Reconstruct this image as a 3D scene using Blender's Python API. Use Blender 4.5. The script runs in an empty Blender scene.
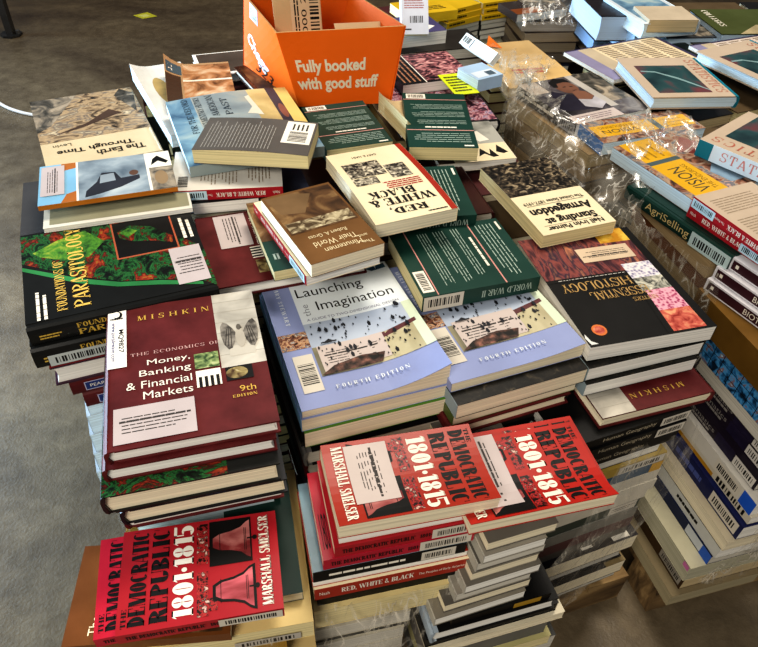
import bpy, bmesh, math, random
from mathutils import Vector, Matrix, Euler

SC = bpy.context.scene
COL = SC.collection
rnd = random.Random(11)

# POSES-BEGIN (x, y, z of the base centre, rotation, width, height, thickness)
POSES = {
    'mishkin': (-0.2525, 0.6254, 0.82, 0.0, -0.0, 0.3039, 0.2049, 0.258, 0.023),
    'parasit': (-0.411, 0.8283, 0.816, 0.0, -0.0, 1.9977, 0.2344, 0.266, 0.032),
    'launch': (-0.0469, 0.7638, 0.776, 0.0, -0.0, 0.3618, 0.217, 0.2845, 0.014),
    'launch2': (0.1556, 0.8265, 0.772, 0.0, -0.0, 0.4014, 0.222, 0.276, 0.018),
    'netter': (0.3827, 0.8969, 0.77, 0.0, -0.0, -2.8542, 0.2177, 0.276, 0.03),
    'demC': (0.0458, 0.5146, 0.748, -0.0533, -0.0029, -1.2877, 0.1206, 0.2075, 0.0215),
    'demL': (-0.2114, 0.4199, 0.659, 0.0, -0.0, 1.7927, 0.1369, 0.1975, 0.021),
    'demR': (0.2046, 0.5472, 0.73, 0.0, -0.0, -1.2961, 0.134, 0.203, 0.01),
    'rwb': (0.005, 1.0318, 0.865, 0.0, -0.0, -2.7069, 0.1465, 0.2336, 0.025),
    'green1': (0.1317, 0.9095, 0.8, 0.0, -0.0, -1.2356, 0.1716, 0.2008, 0.03),
    'green2': (0.0417, 1.0645, 0.82, 0.0, -0.0, -1.3822, 0.169, 0.21, 0.03),
    'green3': (0.1038, 1.341, 0.832, 0.0, -0.0, -3.0789, 0.1368, 0.2474, 0.028),
    'green4': (-0.0868, 1.2988, 0.832, 0.0, -0.0, -2.7708, 0.1359, 0.1916, 0.028),
    'arma': (0.2993, 1.1148, 0.804, 0.0, -0.0, -2.75, 0.1489, 0.2408, 0.026),
    'minute': (-0.0991, 0.8876, 0.876, 0.0, -0.0, -2.6032, 0.1212, 0.1938, 0.024),
    'redunder': (-0.1107, 0.9031, 0.857, 0.0, -0.0, -2.6178, 0.1238, 0.218, 0.018),
    'wwfront': (-0.1265, 0.9305, 0.837, 0.0, -0.0, -2.7553, 0.1594, 0.1975, 0.019),
    'gray': (-0.2349, 1.125, 0.888, -0.0195, 0.0004, 1.5234, 0.125, 0.205, 0.026),
    'rwbback': (-0.2897, 1.0988, 0.84, 0.0, -0.0, -1.3963, 0.14, 0.195, 0.02),
    'record': (-0.2864, 1.2345, 0.862, 0.0, -0.0, 1.9773, 0.274, 0.2502, 0.02),
    'tanbook': (-0.4185, 1.4493, 0.858, 0.0, -0.0, 0.2834, 0.141, 0.1991, 0.012),
    'whitecurl': (-0.47, 1.4271, 0.819, 0.0, -0.0, 0.5095, 0.1172, 0.3596, 0.026),
    'darkcover': (-0.3874, 1.6919, 0.8, 0.0, -0.0, 0.384, 0.2, 0.14, 0.02),
    'brownround': (-0.2656, 1.5561, 0.824, 0.0, -0.0, 0.5236, 0.14, 0.2, 0.016),
    'earth': (-0.6313, 1.34, 0.784, 0.0, -0.0, -2.656, 0.2209, 0.3264, 0.026),
    'photobook': (-0.4816, 1.0248, 0.868, -0.0555, 0.0038, 0.3719, 0.2207, 0.1453, 0.008),
    'olive': (-0.4639, 1.0096, 0.849, 0.0, -0.0, 0.3491, 0.235, 0.17, 0.008),
    'darkgray': (-0.5211, 1.0528, 0.782, 0.0, -0.0, 0.3665, 0.26, 0.19, 0.03),
    'maroon': (-0.1794, 0.95, 0.791, 0.0, -0.0, -1.2061, 0.205, 0.254, 0.024),
    'whitepages': (-0.3015, 1.1015, 0.816, 0.0, -0.0, 0.2618, 0.116, 0.16, 0.023),
    'dragon': (0.0861, 1.6867, 0.805, 0.0, -0.0, 0.3924, 0.1901, 0.1714, 0.025),
    'speckled': (0.1104, 1.5546, 0.774, 0.0, -0.0, 0.2575, 0.2335, 0.24, 0.03),
    'slip': (0.1626, 1.5907, 0.831, 0.0, -0.0, 0.3288, 0.061, 0.1159, 0.002),
    'openblue': (0.2137, 1.616, 0.825, 0.0, -0.0, 0.5934, 0.075, 0.08, 0.03),
    'brushart': (0.1597, 1.3889, 0.783, 0.0, -0.0, 0.2618, 0.17, 0.24, 0.02),
    'maroon2': (0.1034, 1.1804, 0.769, 0.0, -0.0, 0.2967, 0.15, 0.22, 0.026),
    'curlcream': (0.0521, 1.3949, 0.824, 0.0, -0.0, 0.4363, 0.1, 0.15, 0.016),
    'mishkin_up': (0.4005, 0.8287, 0.683, 0.0, -0.0, -2.8011, 0.205, 0.254, 0.025),
    'think': (0.4801, 1.6366, 0.765, 0.0, -0.0, 0.4922, 0.2314, 0.2343, 0.03),
    'stat1': (0.7123, 1.6973, 0.802, 0.0, -0.0, 0.1414, 0.2176, 0.239, 0.03),
    'leaf1': (0.6729, 1.9053, 0.79, 0.0, -0.0, 0.5072, 0.3359, 0.2047, 0.01),
    'leaf2': (1.0165, 1.9679, 0.795, 0.0, -0.0, 0.4439, 0.2843, 0.1932, 0.01),
    'stat2': (0.9755, 1.8182, 0.808, 0.0, -0.0, 0.5273, 0.215, 0.25, 0.026),
    'stat3': (0.8256, 1.31, 0.809, 0.0, -0.0, -0.8185, 0.27, 0.215, 0.036),
    'vis1': (0.5889, 1.4916, 0.765, 0.0, -0.0, 0.3715, 0.2782, 0.1019, 0.03),
    'vis2': (0.6396, 1.3114, 0.773, 0.0, -0.0, 0.4994, 0.215, 0.235, 0.03),
    'agri': (0.6612, 1.189, 0.74, 0.0, -0.0, 0.5114, 0.2, 0.275, 0.032),
    'rwbR1': (0.711, 1.0777, 0.797, 0.0, -0.0, 0.4515, 0.15, 0.23, 0.022),
    'rwbR2': (0.7153, 1.0854, 0.773, 0.0, -0.0, 0.4955, 0.15, 0.23, 0.022),
    'bio1': (0.7951, 0.9615, 0.745, 0.0, -0.0, 0.5309, 0.2, 0.26, 0.025),
    'bio2': (0.7771, 0.9669, 0.719, 0.0, -0.0, 0.5309, 0.2, 0.26, 0.025),
    'bio3': (0.7684, 0.9629, 0.693, 0.0, -0.0, 0.5309, 0.2, 0.26, 0.025),
    'brownbox': (0.7496, 0.925, 0.627, 0.0, -0.0, 0.2967, 0.21, 0.275, 0.065),
    'pattern': (0.783, 0.8824, 0.556, 0.0, -0.0, 0.2967, 0.21, 0.27, 0.07),
    'greyband': (0.7904, 0.8777, 0.519, 0.0, -0.0, 0.2967, 0.21, 0.28, 0.036),
    'math1': (0.7918, 0.912, 0.491, 0.0, -0.0, 0.2967, 0.21, 0.27, 0.027),
    'math2': (0.7909, 0.9151, 0.463, 0.0, -0.0, 0.2967, 0.21, 0.27, 0.027),
    'math3': (0.775, 0.9095, 0.435, 0.0, -0.0, 0.2967, 0.21, 0.27, 0.027),
    'wide': (0.7747, 0.8858, 0.397, 0.0, -0.0, 0.2967, 0.22, 0.28, 0.036),
    'yellowspine': (0.7741, 0.8802, 0.374, 0.0, -0.0, 0.2967, 0.21, 0.28, 0.022),
    'navy': (0.7709, 0.8747, 0.33, 0.0, -0.0, 0.2967, 0.22, 0.28, 0.042),
    'creamscrib': (0.7539, 0.8666, 0.3, 0.0, -0.0, 0.2967, 0.22, 0.28, 0.03),
    'whitestrip': (0.7558, 0.8731, 0.26, 0.0, -0.0, 0.2967, 0.22, 0.28, 0.04),
    'navystrip': (0.7516, 0.8756, 0.23, 0.0, -0.0, 0.2967, 0.22, 0.28, 0.03),
    'creamwide': (0.7164, 0.8641, 0.18, 0.0, -0.0, 0.2967, 0.22, 0.28, 0.05),
    'brownspine': (0.7218, 0.8664, 0.14, 0.0, -0.0, 0.2967, 0.22, 0.28, 0.04),
    'creamlow': (0.7028, 0.8484, 0.1, 0.0, -0.0, 0.2967, 0.22, 0.28, 0.04),
    'wrapA0': (0.6855, 1.2083, 0.698, 0.0, -0.0, 0.2967, 0.21, 0.27, 0.04),
    'wrapA1': (0.6987, 1.2196, 0.656, 0.0, -0.0, 0.2967, 0.21, 0.27, 0.04),
    'wrapA2': (0.7047, 1.2217, 0.609, 0.0, -0.0, 0.2967, 0.21, 0.27, 0.045),
    'wrapA3': (0.7165, 1.2329, 0.568, 0.0, -0.0, 0.2967, 0.21, 0.27, 0.04),
    'wrapA4': (0.72, 1.2368, 0.521, 0.0, -0.0, 0.2967, 0.21, 0.27, 0.045),
    'creamtop': (0.3775, 1.7921, 0.76, 0.0, -0.0, 0.2861, 0.1991, 0.1599, 0.025),
    'wrapB0': (0.5122, 1.6135, 0.728, 0.0, -0.0, 0.4712, 0.3, 0.33, 0.035),
    'purple': (0.0426, 2.0678, 0.76, 0.0, -0.0, 0.4189, 0.19, 0.14, 0.04),
    'cream2': (0.3736, 2.0512, 0.715, 0.0, -0.0, 0.3334, 0.1649, 0.1773, 0.025),
    'yel0': (0.0991, 2.3706, 0.73, 0.0, -0.0, 0.452, 0.1872, 0.1296, 0.03),
    'demR2': (0.2097, 0.5681, 0.709, 0.0, -0.0, -1.2961, 0.134, 0.203, 0.019),
    'demL2': (-0.2435, 0.4251, 0.638, 0.0, -0.0, 1.8248, 0.134, 0.203, 0.02),
    'minuteB': (-0.2765, 0.4126, 0.618, 0.0, -0.0, 1.6991, 0.134, 0.203, 0.019),
    'darkgreen': (-0.152, 0.4967, 0.6175, 0.0, -0.0, 0.2443, 0.095, 0.19, 0.02),
    'fore1': (0.7264, 2.5334, 0.61, 0.0, -0.0, 0.14, 0.14, 0.27, 0.07),
    'fore2': (0.6926, 2.388, 0.682, 0.0, -0.0, 0.14, 0.14, 0.27, 0.07),
    'fore3': (0.7551, 2.6641, 0.55, 0.0, -0.0, 0.14, 0.14, 0.27, 0.06),
    'fore4': (0.8374, 2.4422, 0.65, 0.0, -0.0, 0.3066, 0.21, 0.27, 0.07),
    'fore5': (0.8717, 2.5574, 0.59, 0.0, -0.0, 0.3066, 0.21, 0.27, 0.06),
    'foretop': (0.7761, 2.1924, 0.798, 0.0, -0.0, 0.3066, 0.19, 0.24, 0.042),
    'forefar': (0.7061, 2.7598, 0.63, 0.0, -0.0, 0.14, 0.2, 0.26, 0.07),
    'darkcov': (0.9132, 2.2266, 0.745, 0.0, -0.0, 0.1745, 0.2, 0.18, 0.035),
    'greenbig': (1.1179, 2.247, 0.755, 0.0, -0.0, 0.1396, 0.3, 0.22, 0.045),
    'paleflat': (0.8034, 2.1246, 0.815, 0.0, -0.0, 0.1396, 0.15, 0.12, 0.035),
    'greyst': (0.5187, 2.5184, 0.688, 0.0, -0.0, 0.1396, 0.2, 0.24, 0.032),
    'greycover': (0.4716, 2.4443, 0.73, 0.0, -0.0, 0.4352, 0.1978, 0.1216, 0.025),
    'fore6': (0.7821, 2.2662, 0.725, 0.0, -0.0, 0.3066, 0.21, 0.27, 0.07),
    'foreA': (0.6685, 2.2767, 0.755, 0.0, -0.0, 0.14, 0.14, 0.27, 0.075),
}
# POSES-END

# ------------------------------------------------------------------ materials
def lin(h):
    h = h.lstrip('#')
    o = []
    for i in (0, 2, 4):
        c = int(h[i:i + 2], 16) / 255.0
        o.append(c / 12.92 if c <= 0.04045 else ((c + 0.055) / 1.055) ** 2.4)
    return (*o, 1.0)

_M = {}
def _new(key):
    m = bpy.data.materials.new(key)
    m.use_nodes = True
    nt = m.node_tree
    return m, nt, nt.nodes['Principled BSDF']

def flat(h, rough=0.42, coat=0.0, var=0.10, scale=14.0, metal=0.0):
    """one colour with a faint worn mottling"""
    key = f'flat {h} {rough} {coat} {var} {scale} {metal}'
    if key in _M: return _M[key]
    m, nt, b = _new(key)
    c = lin(h)
    if var > 0:
        tc = nt.nodes.new('ShaderNodeTexCoord')
        n = nt.nodes.new('ShaderNodeTexNoise'); n.inputs['Scale'].default_value = scale; n.inputs['Detail'].default_value = 5
        r = nt.nodes.new('ShaderNodeValToRGB')
        r.color_ramp.elements[0].position = 0.3; r.color_ramp.elements[1].position = 0.7
        r.color_ramp.elements[0].color = tuple(x * (1 - var) for x in c[:3]) + (1,)
        r.color_ramp.elements[1].color = tuple(min(1, x * (1 + var) + 0.004) for x in c[:3]) + (1,)
        nt.links.new(tc.outputs['Object'], n.inputs['Vector'])
        nt.links.new(n.outputs['Fac'], r.inputs['Fac'])
        nt.links.new(r.outputs['Color'], b.inputs['Base Color'])
    else:
        b.inputs['Base Color'].default_value = c
    b.inputs['Roughness'].default_value = rough
    b.inputs['Metallic'].default_value = metal
    b.inputs['Coat Weight'].default_value = coat * 0.6
    b.inputs['Coat Roughness'].default_value = 0.2
    b.inputs['Specular IOR Level'].default_value = 0.16
    _M[key] = m
    return m

def art(name, stops, scale=30.0, detail=4.0, dist=0.0, stretch=(1, 1, 1), rough=0.38, kind='noise', rotz=0.0, grain=0.5):
    """printed picture: a noise or cell field through a colour ramp; stops = [(pos, hex), ...]"""
    if name in _M: return _M[name]
    m, nt, b = _new(name)
    tc = nt.nodes.new('ShaderNodeTexCoord')
    mp = nt.nodes.new('ShaderNodeMapping'); mp.inputs['Scale'].default_value = stretch; mp.inputs['Rotation'].default_value = (0, 0, rotz)
    nt.links.new(tc.outputs['Object'], mp.inputs['Vector'])
    if kind == 'noise':
        n = nt.nodes.new('ShaderNodeTexNoise'); n.inputs['Detail'].default_value = detail; n.inputs['Distortion'].default_value = dist; n.inputs['Roughness'].default_value = grain
        out = n.outputs['Fac']
    elif kind == 'cell':
        n = nt.nodes.new('ShaderNodeTexVoronoi'); out = n.outputs['Distance']
    else:
        n = nt.nodes.new('ShaderNodeTexWave'); n.inputs['Distortion'].default_value = dist; n.inputs['Detail'].default_value = detail
        out = n.outputs['Fac']
    n.inputs['Scale'].default_value = scale
    nt.links.new(mp.outputs['Vector'], n.inputs['Vector'])
    r = nt.nodes.new('ShaderNodeValToRGB')
    while len(r.color_ramp.elements) < len(stops): r.color_ramp.elements.new(0.5)
    for e, (p, h) in zip(r.color_ramp.elements, stops):
        e.position = p; e.color = lin(h)
    nt.links.new(out, r.inputs['Fac'])
    nt.links.new(r.outputs['Color'], b.inputs['Base Color'])
    b.inputs['Roughness'].default_value = rough; b.inputs['Specular IOR Level'].default_value = 0.2
    _M[name] = m
    return m

def pages(h='e9e2cf', dark=0.72):
    """edges of a paper block: fine lines along the leaves"""
    key = f'pages {h} {dark}'
    if key in _M: return _M[key]
    m, nt, b = _new(key)
    c = lin(h)
    tc = nt.nodes.new('ShaderNodeTexCoord')
    mp = nt.nodes.new('ShaderNodeMapping'); mp.inputs['Scale'].default_value = (3, 3, 520)
    n = nt.nodes.new('ShaderNodeTexNoise'); n.inputs['Scale'].default_value = 1.0; n.inputs['Detail'].default_value = 3
    r = nt.nodes.new('ShaderNodeValToRGB')
    r.color_ramp.elements[0].position = 0.34; r.color_ramp.elements[1].position = 0.6
    r.color_ramp.elements[0].color = tuple(x * dark for x in c[:3]) + (1,)
    r.color_ramp.elements[1].color = c
    nt.links.new(tc.outputs['Object'], mp.inputs['Vector']); nt.links.new(mp.outputs['Vector'], n.inputs['Vector'])
    nt.links.new(n.outputs['Fac'], r.inputs['Fac']); nt.links.new(r.outputs['Color'], b.inputs['Base Color'])
    b.inputs['Roughness'].default_value = 0.8
    _M[key] = m
    return m

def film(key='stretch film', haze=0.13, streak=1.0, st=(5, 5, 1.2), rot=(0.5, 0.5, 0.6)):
    """clear stretch film: see-through, faintly milky, pale streaks painted in for the glints of thin creases"""
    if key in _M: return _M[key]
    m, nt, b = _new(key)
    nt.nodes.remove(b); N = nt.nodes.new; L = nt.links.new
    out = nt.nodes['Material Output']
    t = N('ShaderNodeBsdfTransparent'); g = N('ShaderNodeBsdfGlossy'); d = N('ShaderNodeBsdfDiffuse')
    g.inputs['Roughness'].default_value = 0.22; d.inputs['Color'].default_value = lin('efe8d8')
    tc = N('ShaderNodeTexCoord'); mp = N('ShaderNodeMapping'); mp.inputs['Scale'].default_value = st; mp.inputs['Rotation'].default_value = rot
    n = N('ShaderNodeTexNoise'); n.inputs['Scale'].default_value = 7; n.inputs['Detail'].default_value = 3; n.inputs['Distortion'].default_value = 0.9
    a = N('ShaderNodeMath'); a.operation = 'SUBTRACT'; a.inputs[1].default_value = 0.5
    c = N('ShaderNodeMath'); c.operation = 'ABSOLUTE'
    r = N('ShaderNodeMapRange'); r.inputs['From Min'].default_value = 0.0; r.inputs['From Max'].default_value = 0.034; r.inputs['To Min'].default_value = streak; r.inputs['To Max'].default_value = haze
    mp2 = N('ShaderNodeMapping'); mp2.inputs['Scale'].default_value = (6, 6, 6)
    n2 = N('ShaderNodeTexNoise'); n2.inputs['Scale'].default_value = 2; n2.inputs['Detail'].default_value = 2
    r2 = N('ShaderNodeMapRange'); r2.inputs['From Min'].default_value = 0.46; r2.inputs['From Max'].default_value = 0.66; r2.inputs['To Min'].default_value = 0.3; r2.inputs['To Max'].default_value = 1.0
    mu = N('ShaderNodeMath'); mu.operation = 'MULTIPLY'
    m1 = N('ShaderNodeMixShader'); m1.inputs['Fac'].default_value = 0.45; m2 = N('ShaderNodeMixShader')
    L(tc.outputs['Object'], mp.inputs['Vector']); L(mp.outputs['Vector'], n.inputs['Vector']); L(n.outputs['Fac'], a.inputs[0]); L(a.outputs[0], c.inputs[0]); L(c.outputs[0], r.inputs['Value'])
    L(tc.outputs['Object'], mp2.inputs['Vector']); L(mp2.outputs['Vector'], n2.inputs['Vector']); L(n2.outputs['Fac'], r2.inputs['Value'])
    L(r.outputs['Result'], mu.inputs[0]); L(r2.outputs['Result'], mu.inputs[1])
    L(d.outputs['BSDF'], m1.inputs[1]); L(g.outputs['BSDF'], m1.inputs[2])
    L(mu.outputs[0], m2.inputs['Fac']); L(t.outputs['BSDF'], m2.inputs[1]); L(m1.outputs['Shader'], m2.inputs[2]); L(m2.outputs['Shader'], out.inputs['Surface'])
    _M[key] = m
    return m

# ------------------------------------------------------------------ mesh building
class MB:
    def __init__(s): s.v = []; s.f = []; s.i = []; s.mats = []
    def mi(s, m):
        if m not in s.mats: s.mats.append(m)
        return s.mats.index(m)
    def poly(s, pts, m):
        k = len(s.v); s.v += [tuple(p) for p in pts]; s.f.append(tuple(range(k, k + len(pts)))); s.i.append(s.mi(m))
    def raw(s, vs, fs, m):
        k = len(s.v); s.v += [tuple(p) for p in vs]; j = s.mi(m)
        for f in fs: s.f.append(tuple(k + q for q in f)); s.i.append(j)
    def box(s, x0, x1, y0, y1, z0, z1, m):
        v = [(x0, y0, z0), (x1, y0, z0), (x1, y1, z0), (x0, y1, z0), (x0, y0, z1), (x1, y0, z1), (x1, y1, z1), (x0, y1, z1)]
        s.raw(v, [(3, 2, 1, 0), (4, 5, 6, 7), (0, 1, 5, 4), (1, 2, 6, 5), (2, 3, 7, 6), (3, 0, 4, 7)], m)
    def prism(s, prof, a, b, axis, m):
        """profile (list of 2D points) swept from a to b along axis 'x' or 'y'"""
        n = len(prof)
        f = (lambda p, t: (t, p[0], p[1])) if axis == 'x' else (lambda p, t: (p[0], t, p[1]))
        v = [f(p, a) for p in prof] + [f(p, b) for p in prof]
        s.raw(v, [tuple(range(n - 1, -1, -1)), tuple(range(n, 2 * n))] + [(i, (i + 1) % n, n + (i + 1) % n, n + i) for i in range(n)], m)
    def build(s, name, parent=None, warp=None, ext=None, smooth=False):
        me = bpy.data.meshes.new(name)
        me.from_pydata(s.v, [], s.f)
        for m in s.mats: me.materials.append(m)
        me.polygons.foreach_set('material_index', s.i)
        if smooth: me.polygons.foreach_set('use_smooth', [True] * len(s.f))
        if warp:
            bm = bmesh.new(); bm.from_mesh(me)
            w, h, t = ext
            N = 10
            for k in range(1, N):
                for co, no in (((-w / 2 + w * k / N, 0, 0), (1, 0, 0)), ((0, -h / 2 + h * k / N, 0), (0, 1, 0))):
                    bmesh.ops.bisect_plane(bm, geom=bm.verts[:] + bm.edges[:] + bm.faces[:], plane_co=co, plane_no=no, dist=1e-6)
            for v in bm.verts:
                v.co.z += warp(v.co.x / w + 0.5, v.co.y / h + 0.5) * max(0.0, v.co.z / t)
            bm.to_mesh(me); bm.free()
        me.validate()
        o = bpy.data.objects.new(name, me); COL.objects.link(o)
        if parent: o.parent = parent
        return o

# ------------------------------------------------------------------ lettering
_T = {}
def sans(s, bold=0.0):
    """outline of a line of plain lettering, as flat faces in the unit box"""
    if (s, bold) in _T: return _T[(s, bold)]
    cu = bpy.data.curves.new('line', 'FONT'); cu.body = s; cu.resolution_u = 3; cu.fill_mode = 'FRONT'; cu.offset = bold
    o = bpy.data.objects.new('line', cu); COL.objects.link(o)
    dg = bpy.context.evaluated_depsgraph_get()
    me = bpy.data.meshes.new_from_object(o.evaluated_get(dg))
    vs = [(v.co.x, v.co.y) for v in me.vertices]; fs = [tuple(p.vertices) for p in me.polygons]
    bpy.data.objects.remove(o); bpy.data.curves.remove(cu); bpy.data.meshes.remove(me)
    _T[(s, bold)] = _norm(vs, fs)
    return _T[(s, bold)]

def _norm(vs, fs):
    x0 = min(p[0] for p in vs); x1 = max(p[0] for p in vs); y0 = min(p[1] for p in vs); y1 = max(p[1] for p in vs)
    return [((x - x0) / max(1e-9, x1 - x0), (y - y0) / max(1e-9, y1 - y0)) for x, y in vs], fs

def _ring(cx, cy, rx, ry, s, t, a0=0, a1=360, n=18):
    q = []
    for k in range(n):
        a = math.radians(a0 + (a1 - a0) * k / n); b = math.radians(a0 + (a1 - a0) * (k + 1) / n)
        q.append([(cx + rx * math.cos(a), cy + ry * math.sin(a)), (cx + rx * math.cos(b), cy + ry * math.sin(b)),
                  (cx + (rx - s) * math.cos(b), cy + (ry - t) * math.sin(b)), (cx + (rx - s) * math.cos(a), cy + (ry - t) * math.sin(a))])
    return q
def _rc(x0, y0, x1, y1): return [(x0, y0), (x1, y0), (x1, y1), (x0, y1)]
def _glyph(c, s, t):
    """slab/fat-face capital of height 1: s = stem, t = hairline; returns (polys, width)"""
    R = _rc; e = 0.06
    def stem(x, y0=0, y1=1): return [R(x, y0, x + s, y1), R(x - e, y0, x + s + e, y0 + t), R(x - e, y1 - t, x + s + e, y1)]
    def thin(x, y0=0, y1=1): return [R(x, y0, x + t, y1), R(x - e, y0, x + t + e, y0 + t), R(x - e, y1 - t, x + t + e, y1)]
    def diag(xa, ya, xb, yb, w): return [[(xa, ya), (xa + w, ya), (xb + w, yb), (xb, yb)]]
    w = 0.55 + s
    x = e
    if c == 'I' or c == '1':
        p = stem(x) + ([[(x, .86), (x, 1), (x - .14, .82), (x - .14, .76)]] if c == '1' else [])
        if c == '1': p[2] = R(x, 1 - t, x + s, 1); return [[(a + .12, b) for a, b in q] for q in p], s + .12 + 2 * e
        return p, s + 2 * e
    if c == 'D': return stem(x) + _ring(x + s * .5, .5, w - s * .5, .5, s, t, -90, 90), w + x + .02
    if c in 'OQ': return _ring(w / 2 + .02, .5, w / 2, .5, s, t, 0, 360, 28) + ([[(w * .5, .2), (w * .7, .2), (w + .05, -.1), (w * .8, -.1)]] if c == 'Q' else []), w + .04
    if c == '0': return _ring(w * .45, .5, w * .45, .5, s, t, 0, 360, 28), w * .9
    if c in 'CG':
        p = _ring(w / 2 + .02, .5, w / 2, .5, s, t, 50, 310, 24) + [R(w - t, .62, w, .95)]
        if c == 'G': p += [R(w - s, .1, w, .45)]
        return p, w + .04
    if c == 'E' or c == 'F':
        p = stem(x) + [R(x, 1 - t, x + w - s * .3, 1), R(x, .5 - t / 2, x + w * .6, .5 + t / 2), R(x + w - s * .3 - t * 1.4, .72, x + w - s * .3, 1), R(x + w * .6 - t, .36, x + w * .6, .64)]
        if c == 'E': p += [R(x, 0, x + w - s * .3, t), R(x + w - s * .3 - t * 1.4, 0, x + w - s * .3, .3)]
        return p, w + x
    if c == 'L': return stem(x) + [R(x, 0, x + w - s * .3, t), R(x + w - s * .3 - t * 1.4, 0, x + w - s * .3, .36)], w + x
    if c == 'T': return stem(w / 2 - s / 2) + [R(0, 1 - t, w, 1), R(0, .66, t * 1.2, 1), R(w - t * 1.2, .66, w, 1)], w + .02
    if c == 'M': return thin(x) + diag(x, 1, x + w * .5 - s * .5, 0, s) + [[(x + w * .5 - s * .2, 0), (x + w * .5 + t, 0), (x + w + s * .1, 1), (x + w, 1)]] + stem(x + w), w + s + 2 * x
    if c == 'N': return thin(x) + diag(x - .03, 1, x + w - s * .8, 0, s) + thin(x + w), w + t + 2 * x
    if c in 'RBP':
        p = stem(x)
        if c == 'B': p += _ring(x + s * .6, .75, w - s * .75, .26, s * .9, t, -90, 90, 12) + _ring(x + s * .6, .26, w - s * .6, .27, s, t, -90, 90, 12)
        else: p += _ring(x + s * .6, .73, w - s * .65, .27, s * .95, t, -90, 90, 12)
        if c == 'R': p += diag(x + s * 1.0, .48, x + w - s * .75, 0, s * .95) + [R(x + w - s * .75, 0, x + w + .1, t)]
        return p, w + x + (.06 if c == 'R' else 0)
    if c == 'A': return diag(w * .45 - t * .5, 1, 0, 0, t * 1.3) + diag(w * .45 - t * .5, 1, w - s * .8, 0, s) + [R(.12, .28, w * .75, .28 + t), R(-e, 0, .2, t), R(w - s * .9, 0, w + s * .3, t)], w + s * .25
    if c in 'VW':
        one = lambda o: diag(o, 1, o + w * .42, 0, s * .9) + diag(o + w * .85, 1, o + w * .5, 0, t * 1.3) + [R(o - e, 1 - t, o + s + e, 1), R(o + w * .72, 1 - t, o + w + e, 1)]
        return (one(.05), w + .08) if c == 'V' else (one(.05) + one(.05 + w * .72), w * 1.72 + .1)
    if c == 'U': return [R(x, .3, x + s, 1), R(x - e, 1 - t, x + s + e, 1), R(x + w - t, .3, x + w, 1), R(x + w - t - e, 1 - t, x + w + e, 1)] + _ring(x + w / 2, .32, w / 2, .32, s, t, 180, 360, 14), w + 2 * x
    if c == 'H': return stem(x) + stem(x + w - s * .4) + [R(x, .5 - t / 2, x + w, .5 + t / 2)], w + s * .6 + 2 * x
    if c == 'K': return stem(x) + diag(x + s, .42, x + w - t, 1, t * 1.4) + diag(x + s * 1.1, .6, x + w - s * .7, 0, s) + [R(x + w - s, 0, x + w + .1, t), R(x + w - .2, 1 - t, x + w + .08, 1)], w + x + .06
    if c == 'Y': return stem(w / 2 - s / 2, 0, .5) + diag(0, 1, w / 2 - s / 2, .42, s * .9) + diag(w - t, 1, w / 2, .42, t * 1.3) + [R(-.03, 1 - t, s + .05, 1), R(w - .15, 1 - t, w + .05, 1)], w + .04
    if c == 'S' : return _ring(w * .44, .74, w * .42, .26, s * .8, t, 40, 270, 14) + _ring(w * .44, .26, w * .44, .27, s * .8, t, -140, 90, 14) + [R(w * .76, .68, w * .76 + t, .98), R(0, .02, t, .32)], w * .92
    if c == '5': return [R(.05, .5, .05 + t * 1.2, 1), R(.05, 1 - t * 2.2, w * .85, 1)] + _ring(w * .42, .3, w * .44, .31, s, t, -150, 130, 18), w * .92
    if c == '8': return _ring(w * .44, .76, w * .38, .25, s * .8, t, 0, 360, 18) + _ring(w * .44, .27, w * .44, .28, s * .95, t, 0, 360, 18), w * .92
    if c == '9': return _ring(w * .42, .7, w * .4, .3, s * .8, t, 0, 360, 18) + _ring(w * .35, .5, w * .47, .5, s * .8, t, -110, 30, 12), w * .9
    if c == '&': return _ring(w * .4, .78, w * .26, .22, s * .6, t, 0, 360, 14) + _ring(w * .4, .28, w * .42, .29, s * .9, t, 0, 360, 18) + diag(w * .2, .75, w * .85, 0, s * .8), w * 1.1
    if c == '.' or c == ',': return [R(0, 0, s * .7, s * .6)] + ([[(s * .35, 0), (s * .7, 0), (s * .3, -.2), (s * .15, -.2)]] if c == ',' else []), s * .8
    if c == '*': return [[(.02 + .17 + .17 * math.cos(k * math.pi / 6), .45 + .14 * math.sin(k * math.pi / 6)) for k in range(12)]], .38
    if c == "'": return [R(0, .72, s * .5, 1)], s * .6
    return [], .35
def serif(s, stem=0.24, hair=0.07, gap=0.06):
    key = (s, stem, hair, gap)
    if key in _T: return _T[key]
    vs, fs, x = [], [], 0
    for c in s:
        ps, w = _glyph(c, stem, hair)
        for p in ps:
            k = len(vs); vs += [(x + a, b) for a, b in p]; fs.append(tuple(range(k, k + len(p))))
        x += w + gap
    _T[key] = _norm(vs, fs)
    return _T[key]

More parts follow.
